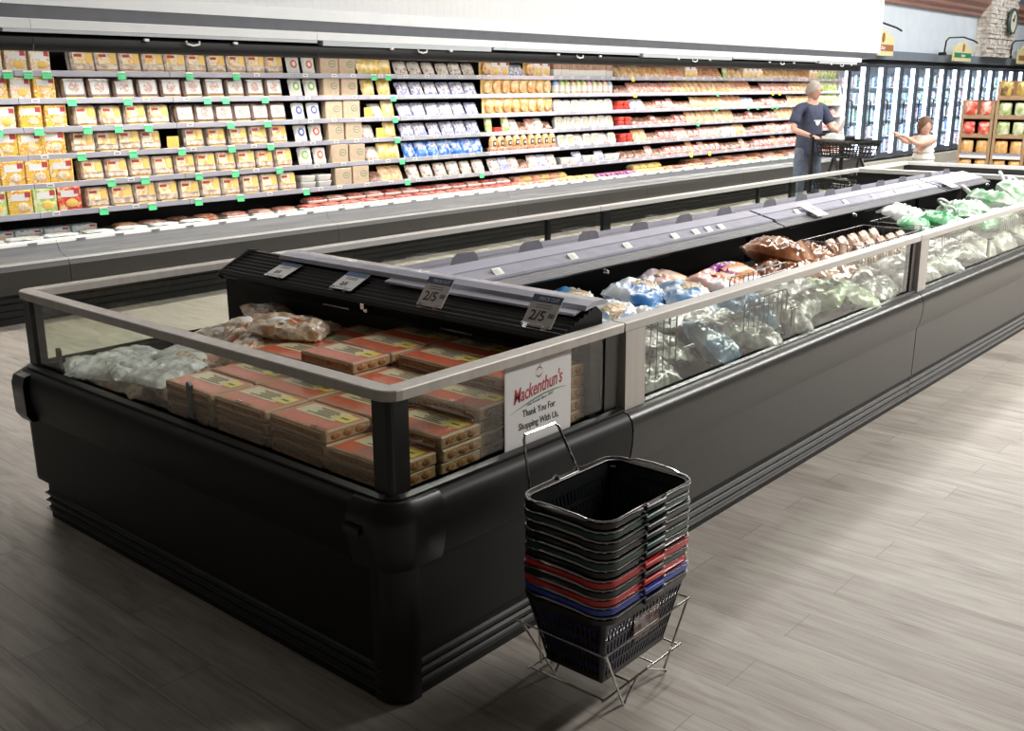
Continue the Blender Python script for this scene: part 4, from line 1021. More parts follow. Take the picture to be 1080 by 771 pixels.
mat('white_blue_pack', (.75, .76, .80), .3, 0, 0, 22, cols=[(.80, .78, .74), (.66, .60, .70), (.10, .16, .45), (.80, .78, .74)], coat=.4)
mat('blue_pack', (.05, .16, .60), .3, 0, 0, 22, cols=[(.03, .10, .50), (.10, .32, .78), (.75, .78, .82)], coat=.4)
mat('sausage', (.80, .52, .28), .35, 0, 0, 18, cols=[(.60, .26, .10), (.80, .48, .20), (.82, .62, .40)], coat=.4)
mat('salmon_meat', (.80, .36, .24), .35, 0, 0, 18, cols=[(.76, .26, .18), (.84, .46, .30), (.84, .62, .46)], coat=.4)
mat('red_meat', (.62, .10, .08), .3, 0, 0, 26, cols=[(.30, .03, .03), (.58, .08, .06), (.72, .34, .26), (.42, .05, .04)], coat=.5)
mat('pink_meat', (.74, .34, .30), .3, 0, 0, 26, cols=[(.55, .17, .13), (.74, .36, .28), (.80, .62, .54)], coat=.5)
mat('brown_meat', (.34, .18, .12), .3, 0, 0, 24, cols=[(.08, .03, .02), (.30, .13, .08), (.52, .32, .22)], coat=.5)
mat('bacon', (.7, .3, .2), .3, 0, 0, 22, cols=[(.55, .08, .05), (.76, .34, .18), (.84, .62, .38), (.58, .18, .08)], coat=.4, stretch=(1, 1, 4))
mat('tub_white', (.80, .78, .73), .35, 0, .04, 20); mat('tub_brown', (.42, .24, .15), .35, 0, .3, 20)
mat('tub_red', (.74, .08, .06), .3, 0, .15, 20)
mat('plastic_purple', (.35, .05, .22), .35, 0, 0, 24, cols=[(.10, .02, .07), (.45, .06, .28), (.7, .6, .6)], coat=.4)
mat('teal_carton', (.50, .56, .52), .5, 0, 0, 24, cols=[(.42, .50, .50), (.62, .66, .62), (.75, .78, .76), (.20, .30, .45)])

PROTO = {}
def defp(key, fn, cat, noun):
    e = fn(); e['category'] = cat; e['label'] = noun; PROTO[key] = (Proto(e), noun)
def snack(m, w=.18, h=.178, d=.10, name='snack_box'):
    def f():
        e = empty(name)
        part('box', MB().rbox((-w/2, 0, 0), (w/2, d, h), .004, m, n=1), e)
        k = MB().box((-w*.36, -.0012, h*.58), (w*.36, 0, h*.86), 'paper_white').ball((w*.08, -.001, h*.32), (w*.26, .004, h*.18), 'orange_strip' if 'yellow' not in m else 'pale_box_print', 12, 5).box((w*.2, -.0014, h*.70), (w*.44, -.001, h*.92), 'ink_red')
        part('front_print', k, e); return e
    return f
defp('ybox', snack('yellow_box_print'), 'snack box', 'yellow snack box')
defp('pbox', snack('pale_box_print', .165, .17), 'snack box', 'pale orange snack box')
defp('rbox', snack('red_box_print'), 'snack box', 'red snack box')
defp('gbox', snack('green_box_print'), 'snack box', 'green snack box')
def tray(body, lab, w=.185, h=.135, d=.07, round_=False):
    def f():
        e = empty('meat_tray')
        T = Matrix.Rotation(R(-10), 4, 'X') @ Matrix.Translation((0, d, 0)) @ Matrix.Rotation(PI/2, 4, 'X')
        # built lying, w (x) by h (y) by d (z); then stood up leaning back
        k = MB().rbox((-w/2, 0, 0), (w/2, h, .010), .022, 'clear_film_dense' if False else 'tray_rim', T)
        part('tray_rim', k, e, smooth=True)
        k = MB().rbox((-w/2+.010, .010, .008), (w/2-.010, h-.010, d), .022, body, T, ch=.014); part('dome', k, e, smooth=True)
        if round_:
            k = MB().rbox((-w*.36, h*.20, d-.001), (w*.36, h*.80, d+.0015), .012, 'paper_white', T).lathe([(h*.24, 0), (h*.24, .003)], (0, h*.5, d), 'tray_white_label', 14, T)
        else:
            k = MB().rbox((-w*.38, h*.36, d-.001), (w*.38, h*.86, d+.0015), .010, lab, T).rbox((w*.12, h*.40, d), (w*.38, h*.84, d+.0022), .006, 'orange_strip', T).box((-w*.32, h*.66, d+.0014), (-w*.02, h*.78, d+.002), 'ink_red', T)
        part('label', k, e, label='orange and yellow label' if not round_ else 'white label with round seal')
        part('strip', MB().box((-w*.34, -.003, -.004+.006), (w*.34, .004, .016), 'orange_strip'), e, label='orange sticker strip at the base')
        return e
    return f
mat('tray_rim', (.55, .50, .44), .2, 0, .1, 20, coat=.6)
defp('tray', tray('tray_meat', 'tray_orange_label', .198, .168), 'meat tray', 'clear lunch meat tray with orange label')
defp('btray', tray('tray_brown', '', .198, .165, round_=True), 'meat tray', 'brown meat tray with white round-seal label')
def roundp(c):
    def f():
        e = empty('white_pouch')
        T = Matrix.Rotation(R(-12), 4, 'X') @ Matrix.Translation((0, .04, .075)) @ Matrix.Rotation(PI/2, 4, 'X')
        part('film', MB().pillow(.14, .15, .035, 'tub_white', 3, 8, 7, T=T, wr=.1), e, smooth=True)
        k = MB().lathe([(.035, 0), (.035, .004)], (0, .01, .035), c, 14, T).lathe([(.018, 0), (.018, .0052)], (0, .01, .035), 'paper_white', 12, T); part('seal', k, e, label='round printed seal'); return e
    return f
for c in ('red', 'blue', 'green'): defp('r'+c, roundp('round_'+c), 'pouch', f'white pouch with {c} round seal')
def kraft():
    e = empty('kraft_box'); part('box', MB().rbox((-.095, 0, 0), (.095, .08, .15), .004, 'kraft_paper', n=1), e)
    T = Matrix.Translation((.03, 0, .085)) @ Matrix.Rotation(PI/2, 4, 'X')
    k = MB().lathe([(.04, 0), (.04, .0015)], (0, 0, 0), 'kraft_print', 14, T, sx=1, sy=.7).lathe([(.033, 0), (.033, .0022)], (0, 0, 0), 'kraft_paper', 14, T, sx=1, sy=.62).box((-.022, -.004, 0), (.022, .004, .003), 'kraft_print', T).box((-.08, -.001, .0), (.0, 0, .015), 'orange_strip')
    part('front_print', k, e, label='dark green oval print'); return e
defp('kraft', kraft, 'box', 'brown kraft box with green oval')
def standp(m, w, h, t, nm, lean=-14, seed=4, lab=None):
    def f():
        e = empty(nm)
        T = Matrix.Rotation(R(lean), 4, 'X') @ Matrix.Translation((0, t*.9, h/2)) @ Matrix.Rotation(PI/2, 4, 'X')
        part('film', MB().pillow(w, h, t, m, seed, 8, 7, T=T, wr=.3), e, smooth=True)
        if lab: part('label', MB().pillow(w*.6, h*.35, t*.25, lab, 3, 5, 4, T=T @ Matrix.Translation((0, h*.1, t*.8)), wr=.05), e, smooth=True)
        return e
    return f
defp('cheese', standp('cheese_yellow', .16, .16, .05, 'cheese_pouch'), 'pouch', 'yellow cheese pouch')
defp('deli', standp('deli_pack', .17, .15, .05, 'deli_pack', -30, 5, 'tub_white'), 'deli pack', 'clear deli pack with dark meat')
defp('wblue', standp('white_blue_pack', .18, .15, .05, 'deli_pouch', -30, 6, 'tub_white'), 'deli pack', 'white deli pouch with blue edge')
defp('blue', standp('blue_pack', .17, .16, .06, 'blue_pack', -22, 7, 'white_blue_pack'), 'pouch', 'bright blue pack')
defp('bacon', standp('bacon', .15, .19, .03, 'bacon_pack', -38, 8), 'meat pack', 'red and orange bacon pack')
defp('orangep', standp('sausage', .14, .18, .045, 'sausage_pack', -34, 9, 'tray_orange_label'), 'meat pack', 'orange sausage pack')
defp('meat', standp('red_meat', .17, .15, .045, 'meat_pack', -40, 10, 'tub_white'), 'meat pack', 'red meat pack with white label')
defp('pinkp', standp('pink_meat', .16, .16, .04, 'meat_pack', -36, 11), 'meat pack', 'pink meat pack')
defp('brownp', standp('brown_meat', .17, .14, .045, 'meat_pack', -44, 12), 'meat pack', 'dark brown meat pack')
defp('tanp', standp('sausage', .16, .17, .04, 'meat_pack', -34, 14), 'meat pack', 'tan sausage pack')
defp('greenp', standp('green_box_print', .11, .17, .05, 'green_pack', -12, 13, 'pale_box_print'), 'pack', 'green and yellow pack')
def roundsaus(m='cheese_yellow', m2='sausage'):
    def f():
        e = empty('round_pack'); part('backing', MB().rbox((-.085, .02, 0), (.085, .035, .155), .005, m, n=1), e)
        T = Matrix.Translation((0, .02, .075)) @ Matrix.Rotation(PI/2, 4, 'X')
        part('slices', MB().lathe([(.062, 0), (.060, .03), (.05, .038), (0.001, .04)], (0, 0, 0), m2, 18, T), e, smooth=True); return e
    return f
defp('rsaus', roundsaus(), 'cheese pack', 'yellow card with round sliced pack')
def ovals():
    e = empty('oval_pack'); T = Matrix.Translation((0, .03, .08)) @ Matrix.Rotation(PI/2, 4, 'X')
    part('slices', MB().lathe([(.075, 0), (.072, .03), (.06, .04), (.001, .042)], (0, 0, 0), 'sausage', 18, T, sx=.75, sy=1.05), e, smooth=True)
    part('label', MB().box((-.025, -.016, .055), (.025, -.010, .11), 'ink_black').box((-.012, -.018, .07), (.012, -.016, .095), 'paper_white'), e, label='dark square label'); return e
defp('oval', ovals, 'sliced pack', 'tan oval sliced pack with dark label')
def cube(m, nm, w=.11, h=.075):
    def f():
        e = empty(nm); part('tub', MB().rbox((-w/2, 0, 0), (w/2, w*.9, h), .018, m, taper=.006), e, smooth=True)
        part('lid', MB().rbox((-w/2-.002, -.002, h-.012), (w/2+.002, w*.9+.002, h), .018, m, ch=.003), e); return e
    return f
defp('cube', cube('salmon_meat', 'salmon_tub'), 'tub', 'small salmon orange tub')
defp('redtub', cube('tub_red', 'red_tub', .13, .055), 'tub', 'red tub')
defp('btop', cube('tub_white', 'white_tub', .15, .07), 'tub', 'white tub')
def bottle(c, nm):
    def f():
        e = empty(nm); part('body', MB().lathe([(.045, 0), (.05, .01), (.05, .10), (.040, .125), (.018, .14), (.018, .15)], (0, .05, 0), c, 14), e, smooth=True)
        part('cap', MB().lathe([(.021, .145), (.021, .165), (.018, .168)], (0, .05, 0), 'tub_red', 12), e, label='red cap')
        part('label', MB().lathe([(.0508, .03), (.0508, .09)], (0, .05, 0), 'tub_white', 14, cap=False), e, label='pale label'); return e
    return f
mat('bottle_mix', (.8, .6, .3), .3, 0, 0, 5, cols=[(.30, .50, .80), (.82, .70, .40), (.55, .70, .25), (.80, .40, .60), (.85, .60, .35)])
defp('bottle', bottle('bottle_mix', 'juice_bottle'), 'bottle', 'small bright bottle with pale label')
def clam():
    e = empty('twin_pack'); part('top_food', MB().rbox((-.075, 0, .075), (.075, .06, .165), .012, 'tub_brown'), e, smooth=True, label='brown meat showing through the top'); part('sleeve', MB().rbox((-.08, -.004, 0), (.08, .065, .08), .005, 'tub_white', n=1), e, label='white sleeve'); return e
defp('twin', clam, 'deli pack', 'brown topped pack in white sleeve')
def wtub():
    e = empty('round_tub'); T = Matrix.Rotation(R(-16), 4, 'X') @ Matrix.Translation((0, .07, .07)) @ Matrix.Rotation(PI/2, 4, 'X')
    part('tub', MB().rbox((-.08, -.068, 0), (.08, .068, .06), .04, 'tub_white', T, ch=.01), e, smooth=True)
    part('label', MB().rbox((-.05, -.035, .055), (.05, .04, .0625), .02, 'tub_label', T), e, smooth=True, label='green and tan round label'); return e
mat('tub_label', (.6, .6, .4), .35, 0, 0, 26, cols=[(.30, .50, .22), (.74, .60, .40), (.55, .45, .62)])
defp('wtub', wtub, 'tub', 'white tub tilted forward with round label')
def pinkbox():
    e = empty('pink_pack'); part('tray', MB().rbox((-.12, 0, 0), (.12, .16, .04), .012, 'pink_meat'), e, smooth=True); part('film', MB().rbox((-.122, -.002, .034), (.122, .162, .043), .012, 'tray_rim', ch=.002), e, label='pale rim of the tray'); return e
def flat(m, w, d, h, nm, lab=None):
    def f():
        e = empty(nm); part('tray', MB().rbox((-w/2, 0, 0), (w/2, d, h*.55), .012, 'tub_white' if lab else m, taper=.006), e, smooth=True)
        part('meat', MB().pillow(w*.98, d*.98, h*.8, m, 5, 8, 6, T=Matrix.Translation((0, d/2, h*.3)), wr=.2), e, smooth=True); return e
    return f
defp('fred', flat('red_meat', .22, .15, .05, 'meat_tray', 1), 'meat tray', 'flat tray of red ground meat')
defp('fpink', flat('pink_meat', .22, .15, .05, 'meat_tray', 1), 'meat tray', 'flat pink meat tray')
defp('fsal', flat('salmon_meat', .16, .13, .05, 'meat_tray'), 'meat pack', 'flat salmon orange pack')
defp('fyel', flat('cheese_yellow', .17, .13, .05, 'cheese_block'), 'cheese', 'yellow cheese pack lying flat')
defp('fpur', flat('plastic_purple', .20, .14, .05, 'purple_pack'), 'meat pack', 'purple and black meat pack')
defp('fwhite', flat('white_bag', .24, .15, .035, 'white_pack'), 'pack', 'flat white pack')
defp('fbrown', flat('brown_meat', .20, .15, .05, 'meat_tray'), 'meat tray', 'flat dark brown meat pack')
defp('ftan', flat('bacon', .20, .14, .05, 'meat_tray'), 'meat tray', 'flat tan and red meat pack')
defp('teal', snack('teal_carton', .20, .075, .12, 'fish_carton'), 'carton', 'grey green flat carton')
def sign_card():
    e = empty('shelf_card'); part('card', MB().box((-.05, 0, 0), (.05, .002, .085), 'orange_strip').box((-.05, 0, 0), (.05, .03, .002), 'orange_strip'), e); return e
defp('ysign', sign_card, 'card', 'small plain orange card on an empty shelf spot')

HZ = {'ybox': 1, 'pbox': 1.02, 'tray': 1.06, 'btray': 1.06, 'fred': 1, 'fpink': 1, 'fwhite': 1, 'teal': 1, 'redtub': 1, 'ysign': 1.2, 'btop': 1.2, 'twin': 1.05, 'bacon': 1.15, 'orangep': 1.15, 'meat': 1.15, 'brownp': 1.12, 'pinkp': 1.15, 'tanp': 1.15, 'rsaus': 1.12, 'kraft': 1.12}
HX = {'tray': 1.05, 'btray': 1.05, 'kraft': 1.06}
counts = {}
rp = random.Random(99)
def place(key, x, si, y=None, z=None, sc=None, rz=None, tag_=''):
    pr, noun = PROTO[key]
    c = counts.get((key, si, tag_), 0); counts[(key, si, tag_)] = c+1
    shelf = (SN[si] + ' wall shelf') if si < 6 else 'bottom deck of wall cases'
    row = tag_
    lab = f'{ordw(c)} {noun} from left, {row}{shelf}'
    pr.put((x, (SF[si]+.028 if si < 6 else 7.66) if y is None else y, (SZ[si]+.001 if si < 6 else .53) if z is None else z),
           (0, 0, R(rp.uniform(-4, 4) if rz is None else rz)), lab, group=f'{noun} on the wall shelves', scale=sc or ((lambda q: (q*HX.get(key, 1.04), q, q*HZ.get(key, 1.12)))(rp.uniform(.96, 1.03))))
def run(keys, x0, x1, pitch, si, **k):
    n = max(1, round((x1-x0)/pitch)); p = (x1-x0)/n
    for i in range(n):
        key = keys[i % len(keys)] if isinstance(keys, list) else keys
        if key: place(key, x0 + p*(i+.5), si, **k)
A = {0: [['pbox'], 2.9, 3.80, .17], 1: [['ybox', 'pbox'], 2.9, 3.80, .18], 2: [['ybox', 'ybox', 'pbox'], 2.9, 3.86, .18], 3: [['ybox'], 2.9, 3.80, .195], 4: [['ybox'], 2.9, 3.82, .195], 5: [['gbox', 'gbox', 'ybox', 'gbox', 'rbox'], 2.9, 3.84, .19]}
for si in range(6):
    ks, a, b, p = A[si]; run(ks, a, b, p, si, sc=(1, 1, 1) if si in (3, 4, 5) else (.92, 1, .94))
    # lunch meat trays
    if si == 1: run('btray', 3.84, 5.92, .205, si)
    elif si == 2: run('tray', 3.90, 4.74, .205, si); run('btray', 4.78, 5.92, .20, si)
    elif si == 3: run('tray', 3.86, 4.62, .20, si); place('ysign', 4.72, si); run('tray', 4.82, 5.92, .20, si)
    elif si == 0: run('tray', 3.95, 5.95, .205, si)
    else: run('tray', 3.88, 5.92, .205, si)
    c = [['rred'], ['rgreen'], ['rblue'], ['rblue', 'rred'], ['rgreen', 'rred'], [None, None]][si]
    run(c, 5.98, 6.33, .17, si)
    if si == 5:
        for q in range(4): place('btop', 6.05 + (q % 2)*.19, 5, z=SZ[5]+.002 + (q//2)*.058, sc=(1.1, 1, .8), rz=0, tag_='beside the kraft boxes, ')
    run('kraft', 6.36, 6.80, .21, si)
    if si == 0: run('cheese', 6.84, 7.26, .14, si)
    elif si == 1: run('cheese', 6.84, 7.26, .2, si)
    elif si == 2: place('ysign', 6.9, si); run(['deli', 'cheese'], 6.96, 7.26, .15, si)
    elif si == 3: place('deli', 6.90, si); place('ysign', 7.03, si); place('cheese', 7.18, si)
    elif si == 4: run(['deli', 'cheese', 'cheese'], 6.84, 7.26, .14, si)
    else: run(['brownp', 'tanp', 'tanp'], 6.84, 7.26, .14, si)
    f = ['deli', 'wblue', 'wblue', 'wblue', 'blue', 'deli'][si]; run(f, 7.33, 8.53, .19 if f != 'blue' else .17, si)
    # bay of cheese packs, pink rails
    if si == 0: run(['rsaus', 'pbox', 'pbox', 'wblue', 'wblue'], 8.60, 9.80, .15, si)
    elif si in (1, 2): run('rsaus', 8.60, 9.80, .155, si)
    elif si == 3: run(['greenp', 'redtub', 'greenp'], 8.60, 9.02, .12, si); run(['deli', 'brownp', 'pinkp'], 9.04, 9.80, .16, si)
    elif si == 4: run('oval', 8.62, 9.80, .13, si)
    else: run(['deli', 'wblue', 'deli', 'brownp'], 8.60, 9.80, .17, si)
    # white sleeves, bottles, tubs
    if si == 0: run('twin', 9.87, 11.08, .155, si)
    elif si == 1: run('bottle', 9.87, 11.08, .115, si)
    elif si in (2, 3): run('wtub', 9.87, 11.08, .165, si)
    elif si == 4: run(['wtub', 'wtub', 'deli'], 9.87, 11.08, .165, si)
    else: run(['btop', 'btop', 'wblue'], 9.87, 11.08, .16, si); 
    # meats
    if si in (2, 3, 4):
        for q in range(4): place('redtub', 11.22 + (q % 2)*.15, si, z=SZ[si]+.002 + (q//2)*.058, sc=(1, 1, 1), rz=0)
    x0 = 11.5 if si in (2, 3, 4) else 11.16
    pal = [[['orangep']*4 + ['tanp']*4, ['bacon']*3 + ['pbox']*2, ['bacon']*5, ['greenp']*1 + ['orangep']*3, ['pbox']*4],
           [['brownp']*2 + ['pinkp']*3, ['pinkp']*4, ['tanp']*2 + ['orangep']*4, ['orangep']*5, ['bacon']*4],
           [['wblue']*2 + ['brownp']*2, ['meat']*2 + ['pinkp'], ['brownp']*3 + ['orangep'], ['tanp']*5, ['bacon']*4],
           [['brownp']*3 + ['meat'], ['brownp']*3, ['meat']*2 + ['orangep']*2, ['orangep']*4, ['tanp']*3],
           [['tanp']*2 + ['brownp']*2, ['meat']*3, ['pinkp']*2 + ['meat']*2, ['pinkp']*4, ['deli']*3],
           [['brownp']*4, ['pinkp'] + ['brownp']*2, ['meat']*4, ['bacon', 'meat', 'pinkp'], ['meat']*3]][si]
    seq = sum(pal, []); x = x0
    i = 0
    while x < 17.1:
        place(seq[i % len(seq)], x+.07, si); i += 1; x += .152
    run('greenp' if si < 3 else 'meat', 17.12, 17.9, .125 if si < 3 else .17, si)
# second layer of small tubs on the cheese bay (in front of ovals)
for q in range(11): place('cube', 8.66 + q*.108, 4, y=7.77, z=SZ[4]+.002, sc=(1, .6, .6), rz=0, tag_='front row, ')
# bottom deck
def deck(keys, x0, x1, pitch, y=7.66, z=.535, tag_='', lay=1):
    n = max(1, round((x1-x0)/pitch)); p = (x1-x0)/n
    for i in range(n):
        key = keys[i % len(keys)]
        if key: place(key, x0+p*(i+.5), 6, y=y, z=z, tag_=tag_)
deck(['fwhite'], 2.9, 4.9, .27, y=7.60, z=.548, tag_='front row, ')
deck(['teal'], 2.9, 4.0, .21, y=7.85)
deck(['ftan', 'fpink', 'fbrown'], 4.1, 5.1, .23, y=7.78)
deck(['fpink'], 5.1, 5.9, .24, y=7.72, z=.54); deck(['fred'], 5.9, 9.0, .235, y=7.66, z=.545); deck(['fred', 'fpink'], 6.0, 8.9, .24, y=7.72, z=.60, tag_='upper layer, ')
deck(['fsal', 'fpink'], 9.0, 9.9, .17, y=7.68); deck(['fsal', 'fyel'], 9.0, 10.0, .17, y=7.76, z=.59, tag_='upper layer, ')
deck(['fyel'], 9.9, 10.5, .18, y=7.68, z=.54); deck(['fpur'], 10.5, 11.4, .21, y=7.68); deck(['fyel'], 11.4, 12.1, .18, y=7.70); deck(['fyel'], 11.42, 12.1, .18, y=7.76, z=.595, tag_='upper layer, ')
deck(['ftan', 'fbrown', 'fpink', 'ftan'], 12.1, 17.9, .21, y=7.68, z=.54); deck(['fbrown', 'ftan', 'fred', 'fpink'], 12.8, 17.8, .23, y=7.80, z=.585, tag_='upper layer, ')

# ------------------------------------------------------------------ glass door freezers at right
FX0 = 18.98; DP = .862
ND = 14
for u0 in range(0, ND, 3):
    nd = min(3, ND-u0); a = FX0 + u0*DP; b = a + nd*DP
    e = empty('door_freezer', ((a+b)/2, 8.5, .2), label=f'upright glass door freezer, {ordw(u0//3)} of the row from the left', cat='freezer', group='upright glass door freezers')
    k = MB().box((a, 8.16, .2), (b, 8.85, .24), 'black_metal').box((a, 8.16, 2.08), (b, 8.85, 2.16), 'black_metal').box((a, 8.82, .24), (b, 8.85, 2.08), 'freezer_inner' if False else 'canopy_white')
    part('cabinet', k, e, abs_=True)
    part('header', MB().box((a, 8.13, 2.16), (b, 8.5, 2.33), 'header_grey'), e, abs_=True, label='blue grey header panel')
    for d in range(nd):
        x = a + d*DP
        fr = MB(); y0, y1 = 8.13, 8.17
        fr.box((x+.006, y0, .25), (x+.066, y1, 2.07), 'door_frame').box((x+DP-.066, y0, .25), (x+DP-.006, y1, 2.07), 'door_frame').box((x+.066, y0, .25), (x+DP-.066, y1, .33), 'door_frame').box((x+.066, y0, 2.01), (x+DP-.066, y1, 2.07), 'door_frame')
        door = part('door', fr, e, abs_=True)
        part('pane', MB().box((x+.066, 8.145, .33), (x+DP-.066, 8.153, 2.01), 'door_glass'), door, abs_=True)
        part('handle', MB().tube([(x+.09, 8.13, .9), (x+.09, 8.08, .92), (x+.09, 8.08, 1.38), (x+.09, 8.13, 1.40)], .012, 'black_metal', 6), door, abs_=True)
        part('light', MB().box((x+DP-.11, 8.20, .28), (x+DP-.06, 8.24, 2.04), 'led_cool').box((x+.03, 8.20, .28), (x+.05, 8.24, 2.04), 'led_cool'), e, abs_=True, label='glowing vertical lamp')
        for zz in (.34, .66, .98, 1.30, 1.62): part('shelf', MB().box((x+.02, 8.26, zz), (x+DP-.02, 8.8, zz+.015), 'white_plastic'), e, abs_=True)
vivid('frozen_blue', [(.25, .45, .70), (.70, .78, .85), (.10, .25, .55)])
vivid('frozen_mixed', [(.55, .62, .70), (.75, .55, .30), (.75, .80, .85), (.25, .40, .55)])
vivid('frozen_red', [(.62, .12, .12), (.80, .80, .84), (.60, .62, .70)])
vivid('frozen_green', [(.15, .45, .25), (.70, .78, .78), (.40, .60, .62)])
fz = []
for nme, m in (('frozen_food_box', 'frozen_blue'), ('frozen_food_bag', 'frozen_mixed'), ('frozen_food_box', 'frozen_red'), ('frozen_food_box', 'frozen_green')):
    fz.append(Proto(setp(solo(nme, MB().rbox((-.075, 0, 0), (.075, .15, .24), .008, m, n=1)), 'box', 'frozen food')))
rf = random.Random(4)
for d in range(12):
    x = FX0 + d*DP
    for si, zz in enumerate((.355, .675, .995, 1.315, 1.635)):
        base = rf.randrange(4)
        for q in range(4):
            fz[base if rf.random() < .7 else rf.randrange(4)].put((x+.15+q*.175, 8.30, zz+.001), (0, 0, R(rf.uniform(-5, 5))), f'frozen food pack behind {ordw(d)} freezer door, {["lowest","second","middle","fourth","top"][si]} shelf', f'frozen packs behind {ordw(d)} door, {["lowest","second","middle","fourth","top"][si]} shelf', scale=(1, 1, rf.uniform(.75, 1.05)))

# hanging section signs
mat('sign_cream', (.74, .64, .33), .5, 0, .05, 20); mat('sign_green', (.03, .22, .11), .5, 0, .05, 20); mat('sign_brown', (.36, .14, .06), .5, 0, .05, 20)
def section_sign(x, z0, w, h, band, text, lab):
    e = empty('section_sign', (x, 7.95, z0), label=lab, cat='sign', group='cream section signs')
    pr = [(-w/2, 0), (w/2, 0), (w/2, h*.72), (w*.32, h*.74)] + [(w*.26*math.cos(math.radians(t)), h*.74+h*.24*math.sin(math.radians(t))) for t in (20, 55, 90, 125, 160)] + [(-w*.32, h*.74), (-w/2, h*.72)]
    part('panel', MB().prism(pr, 'y', -.02, .02, 'sign_cream'), e)
    part('band', MB().box((-w/2+.02, -.026, h*.18), (w/2-.02, -.02, h*.42), band), e, label='coloured name band')
    k = MB()
    for i in range(3): a_ = (i-1)*.6; k.tube([(a_*.09*math.cos(-PI/2+PI*j/8), -.027, h*.68+.08*math.sin(-PI/2+PI*j/8)) for j in range(9)], .009, 'sign_brown', 5)
    k.tube([(0, -.027, h*.78), (.05, -.027, h*.84)], .008, 'ink_green', 5)
    part('apple_mark', k, e)
    lettering(text, h*.20, 'paper_white', e, (0, -.029, h*.23), shear=.3, name='lettering', bold=.002)
    k = MB().tube([(-w*1.0, 0, h*.35), (-w*.95, 0, h*.95), (-w*.8, 0, h*1.12), (0, 0, h*1.22), (w*.6, 0, h*1.1), (w*.85, 0, h*1.0)], .018, 'black_metal', 6); k.box((-w*1.05, -.02, h*.25), (-w*.92, .1, h*.4), 'black_metal')
    part('bracket', k, e, label='curved black wire bracket')
section_sign(24.5, 2.19, 1.15, .42, 'sign_green', 'Organic', 'cream section sign with green band over the freezers')
section_sign(29.35, 2.20, 1.25, .48, 'sign_brown', 'Foods', 'cream section sign with brown band at the right frame edge')
section_sign(19.9, 2.22, 1.1, .48, 'sign_brown', 'Dairy', 'cream section sign half hidden behind the white bulkhead end')

# ------------------------------------------------------------------ snack display of stacked trays
mat('cardboard', (.40, .27, .155), .7, 0, .08, 20); mat('cardboard_dark', (.25, .15, .085), .7, 0, .1, 20)
film('red_snack', [(.55, .04, .03), (.75, .14, .10), (.80, .60, .50)], scale=12); film('green_snack', [(.30, .42, .12), (.55, .62, .35), (.72, .74, .60)], scale=12); film('orange_snack', [(.62, .30, .08), (.76, .46, .18), (.55, .40, .22)], scale=12); film('gold_snack', [(.45, .30, .06), (.62, .46, .12), (.20, .12, .05)], scale=12)
CRW, CRD, CRH = .385, .40, .225
def crate():
    e = empty('display_tray', label='brown cardboard display tray', cat='tray', group='cardboard display trays')
    # opening faces -x (local): front lip low, back full height
    k = MB().box((0, 0, 0), (CRD, CRW, .008), 'cardboard').box((0, 0, 0), (.008, CRW, .055), 'cardboard').box((CRD-.008, 0, 0), (CRD, CRW, CRH), 'cardboard_dark')
    part('tray', k, e)
    for y in (0, CRW-.008):
        part('side', MB().prism([(0, 0), (CRD, 0), (CRD, CRH), (.0, CRH), (.0, CRH-.04), (.06, CRH-.06), (.06, .09), (0, .08)], 'y', y, y+.008, 'cardboard'), e)
    for y0_, y1_ in ((0, .035), (CRW-.035, CRW)): part('front_corner', MB().box((-.002, y0_, 0), (.006, y1_, CRH), 'cardboard'), e)
    return e
CRP = Proto(crate())
mat('navy_strip', (.30, .34, .45), .5, 0, .2, 30)
def snackbag(m, nm):
    e = empty(nm, label='snack bag', cat='snack bag'); T = Matrix.Rotation(R(90), 4, 'Z') @ Matrix.Translation((0, 0, .09)) @ Matrix.Rotation(PI/2, 4, 'X')
    part('film', MB().pillow(.15, .18, .08, m, 6, 8, 7, T=Matrix.Rotation(R(-90), 4, 'Z') @ Matrix.Translation((0, 0, .09)) @ Matrix.Rotation(PI/2, 4, 'X'), wr=.3), e, smooth=True)
    return Proto(e)
SB = {'red': snackbag('red_snack', 'snack_bag'), 'green': snackbag('green_snack', 'snack_bag'), 'orange': snackbag('orange_snack', 'snack_bag'), 'golden': snackbag('gold_snack', 'snack_bag')}
colname = ['left column', 'second column', 'third column']
lv = ['lowest', 'second', 'third', 'fourth', 'fifth', 'sixth', 'seventh']
plt = empty('pallet', (13.7, 3.6, 0), label='low wooden pallet under the cardboard snack display', cat='pallet')
k = MB()
for i in range(5): k.box((13.45+i*.17, 3.12, .10), (13.55+i*.17, 4.32, .125), 'cardboard')
part('deck_boards', k, plt, abs_=True)
for y in (3.14, 3.66, 4.2): part('bearer', MB().box((13.45, y, 0), (14.2, y+.1, .10), 'cardboard_dark'), plt, abs_=True)
for c in range(3):
    y0 = 3.925 - c*(CRW+.012); nl = 6 if c == 0 else 7
    for l in range(nl):
        z = .126 + l*(CRH+.002)
        if c: z -= .0
        CRP.put((13.5, y0, z), (0, 0, 0), f'cardboard display tray, {lv[l]} from the floor in the {colname[c]}')
        col = ['orange', 'orange', 'orange', 'orange', 'red', 'red', 'golden'][l] if c == 0 else ['orange', 'orange', 'orange', 'orange', 'green', 'green', 'golden'][l]
        for q in range(2):
            SB[col].put((13.57, y0+.10+q*.185, z+.010), (0, 0, R(rf.uniform(-8, 8))), f'{col} snack bag, {"right" if q == 0 else "left"} one in {lv[l]} tray, {colname[c]}', f'{col} snack bags', scale=(1, 1, 1.05 if l < nl-1 else 1.12))
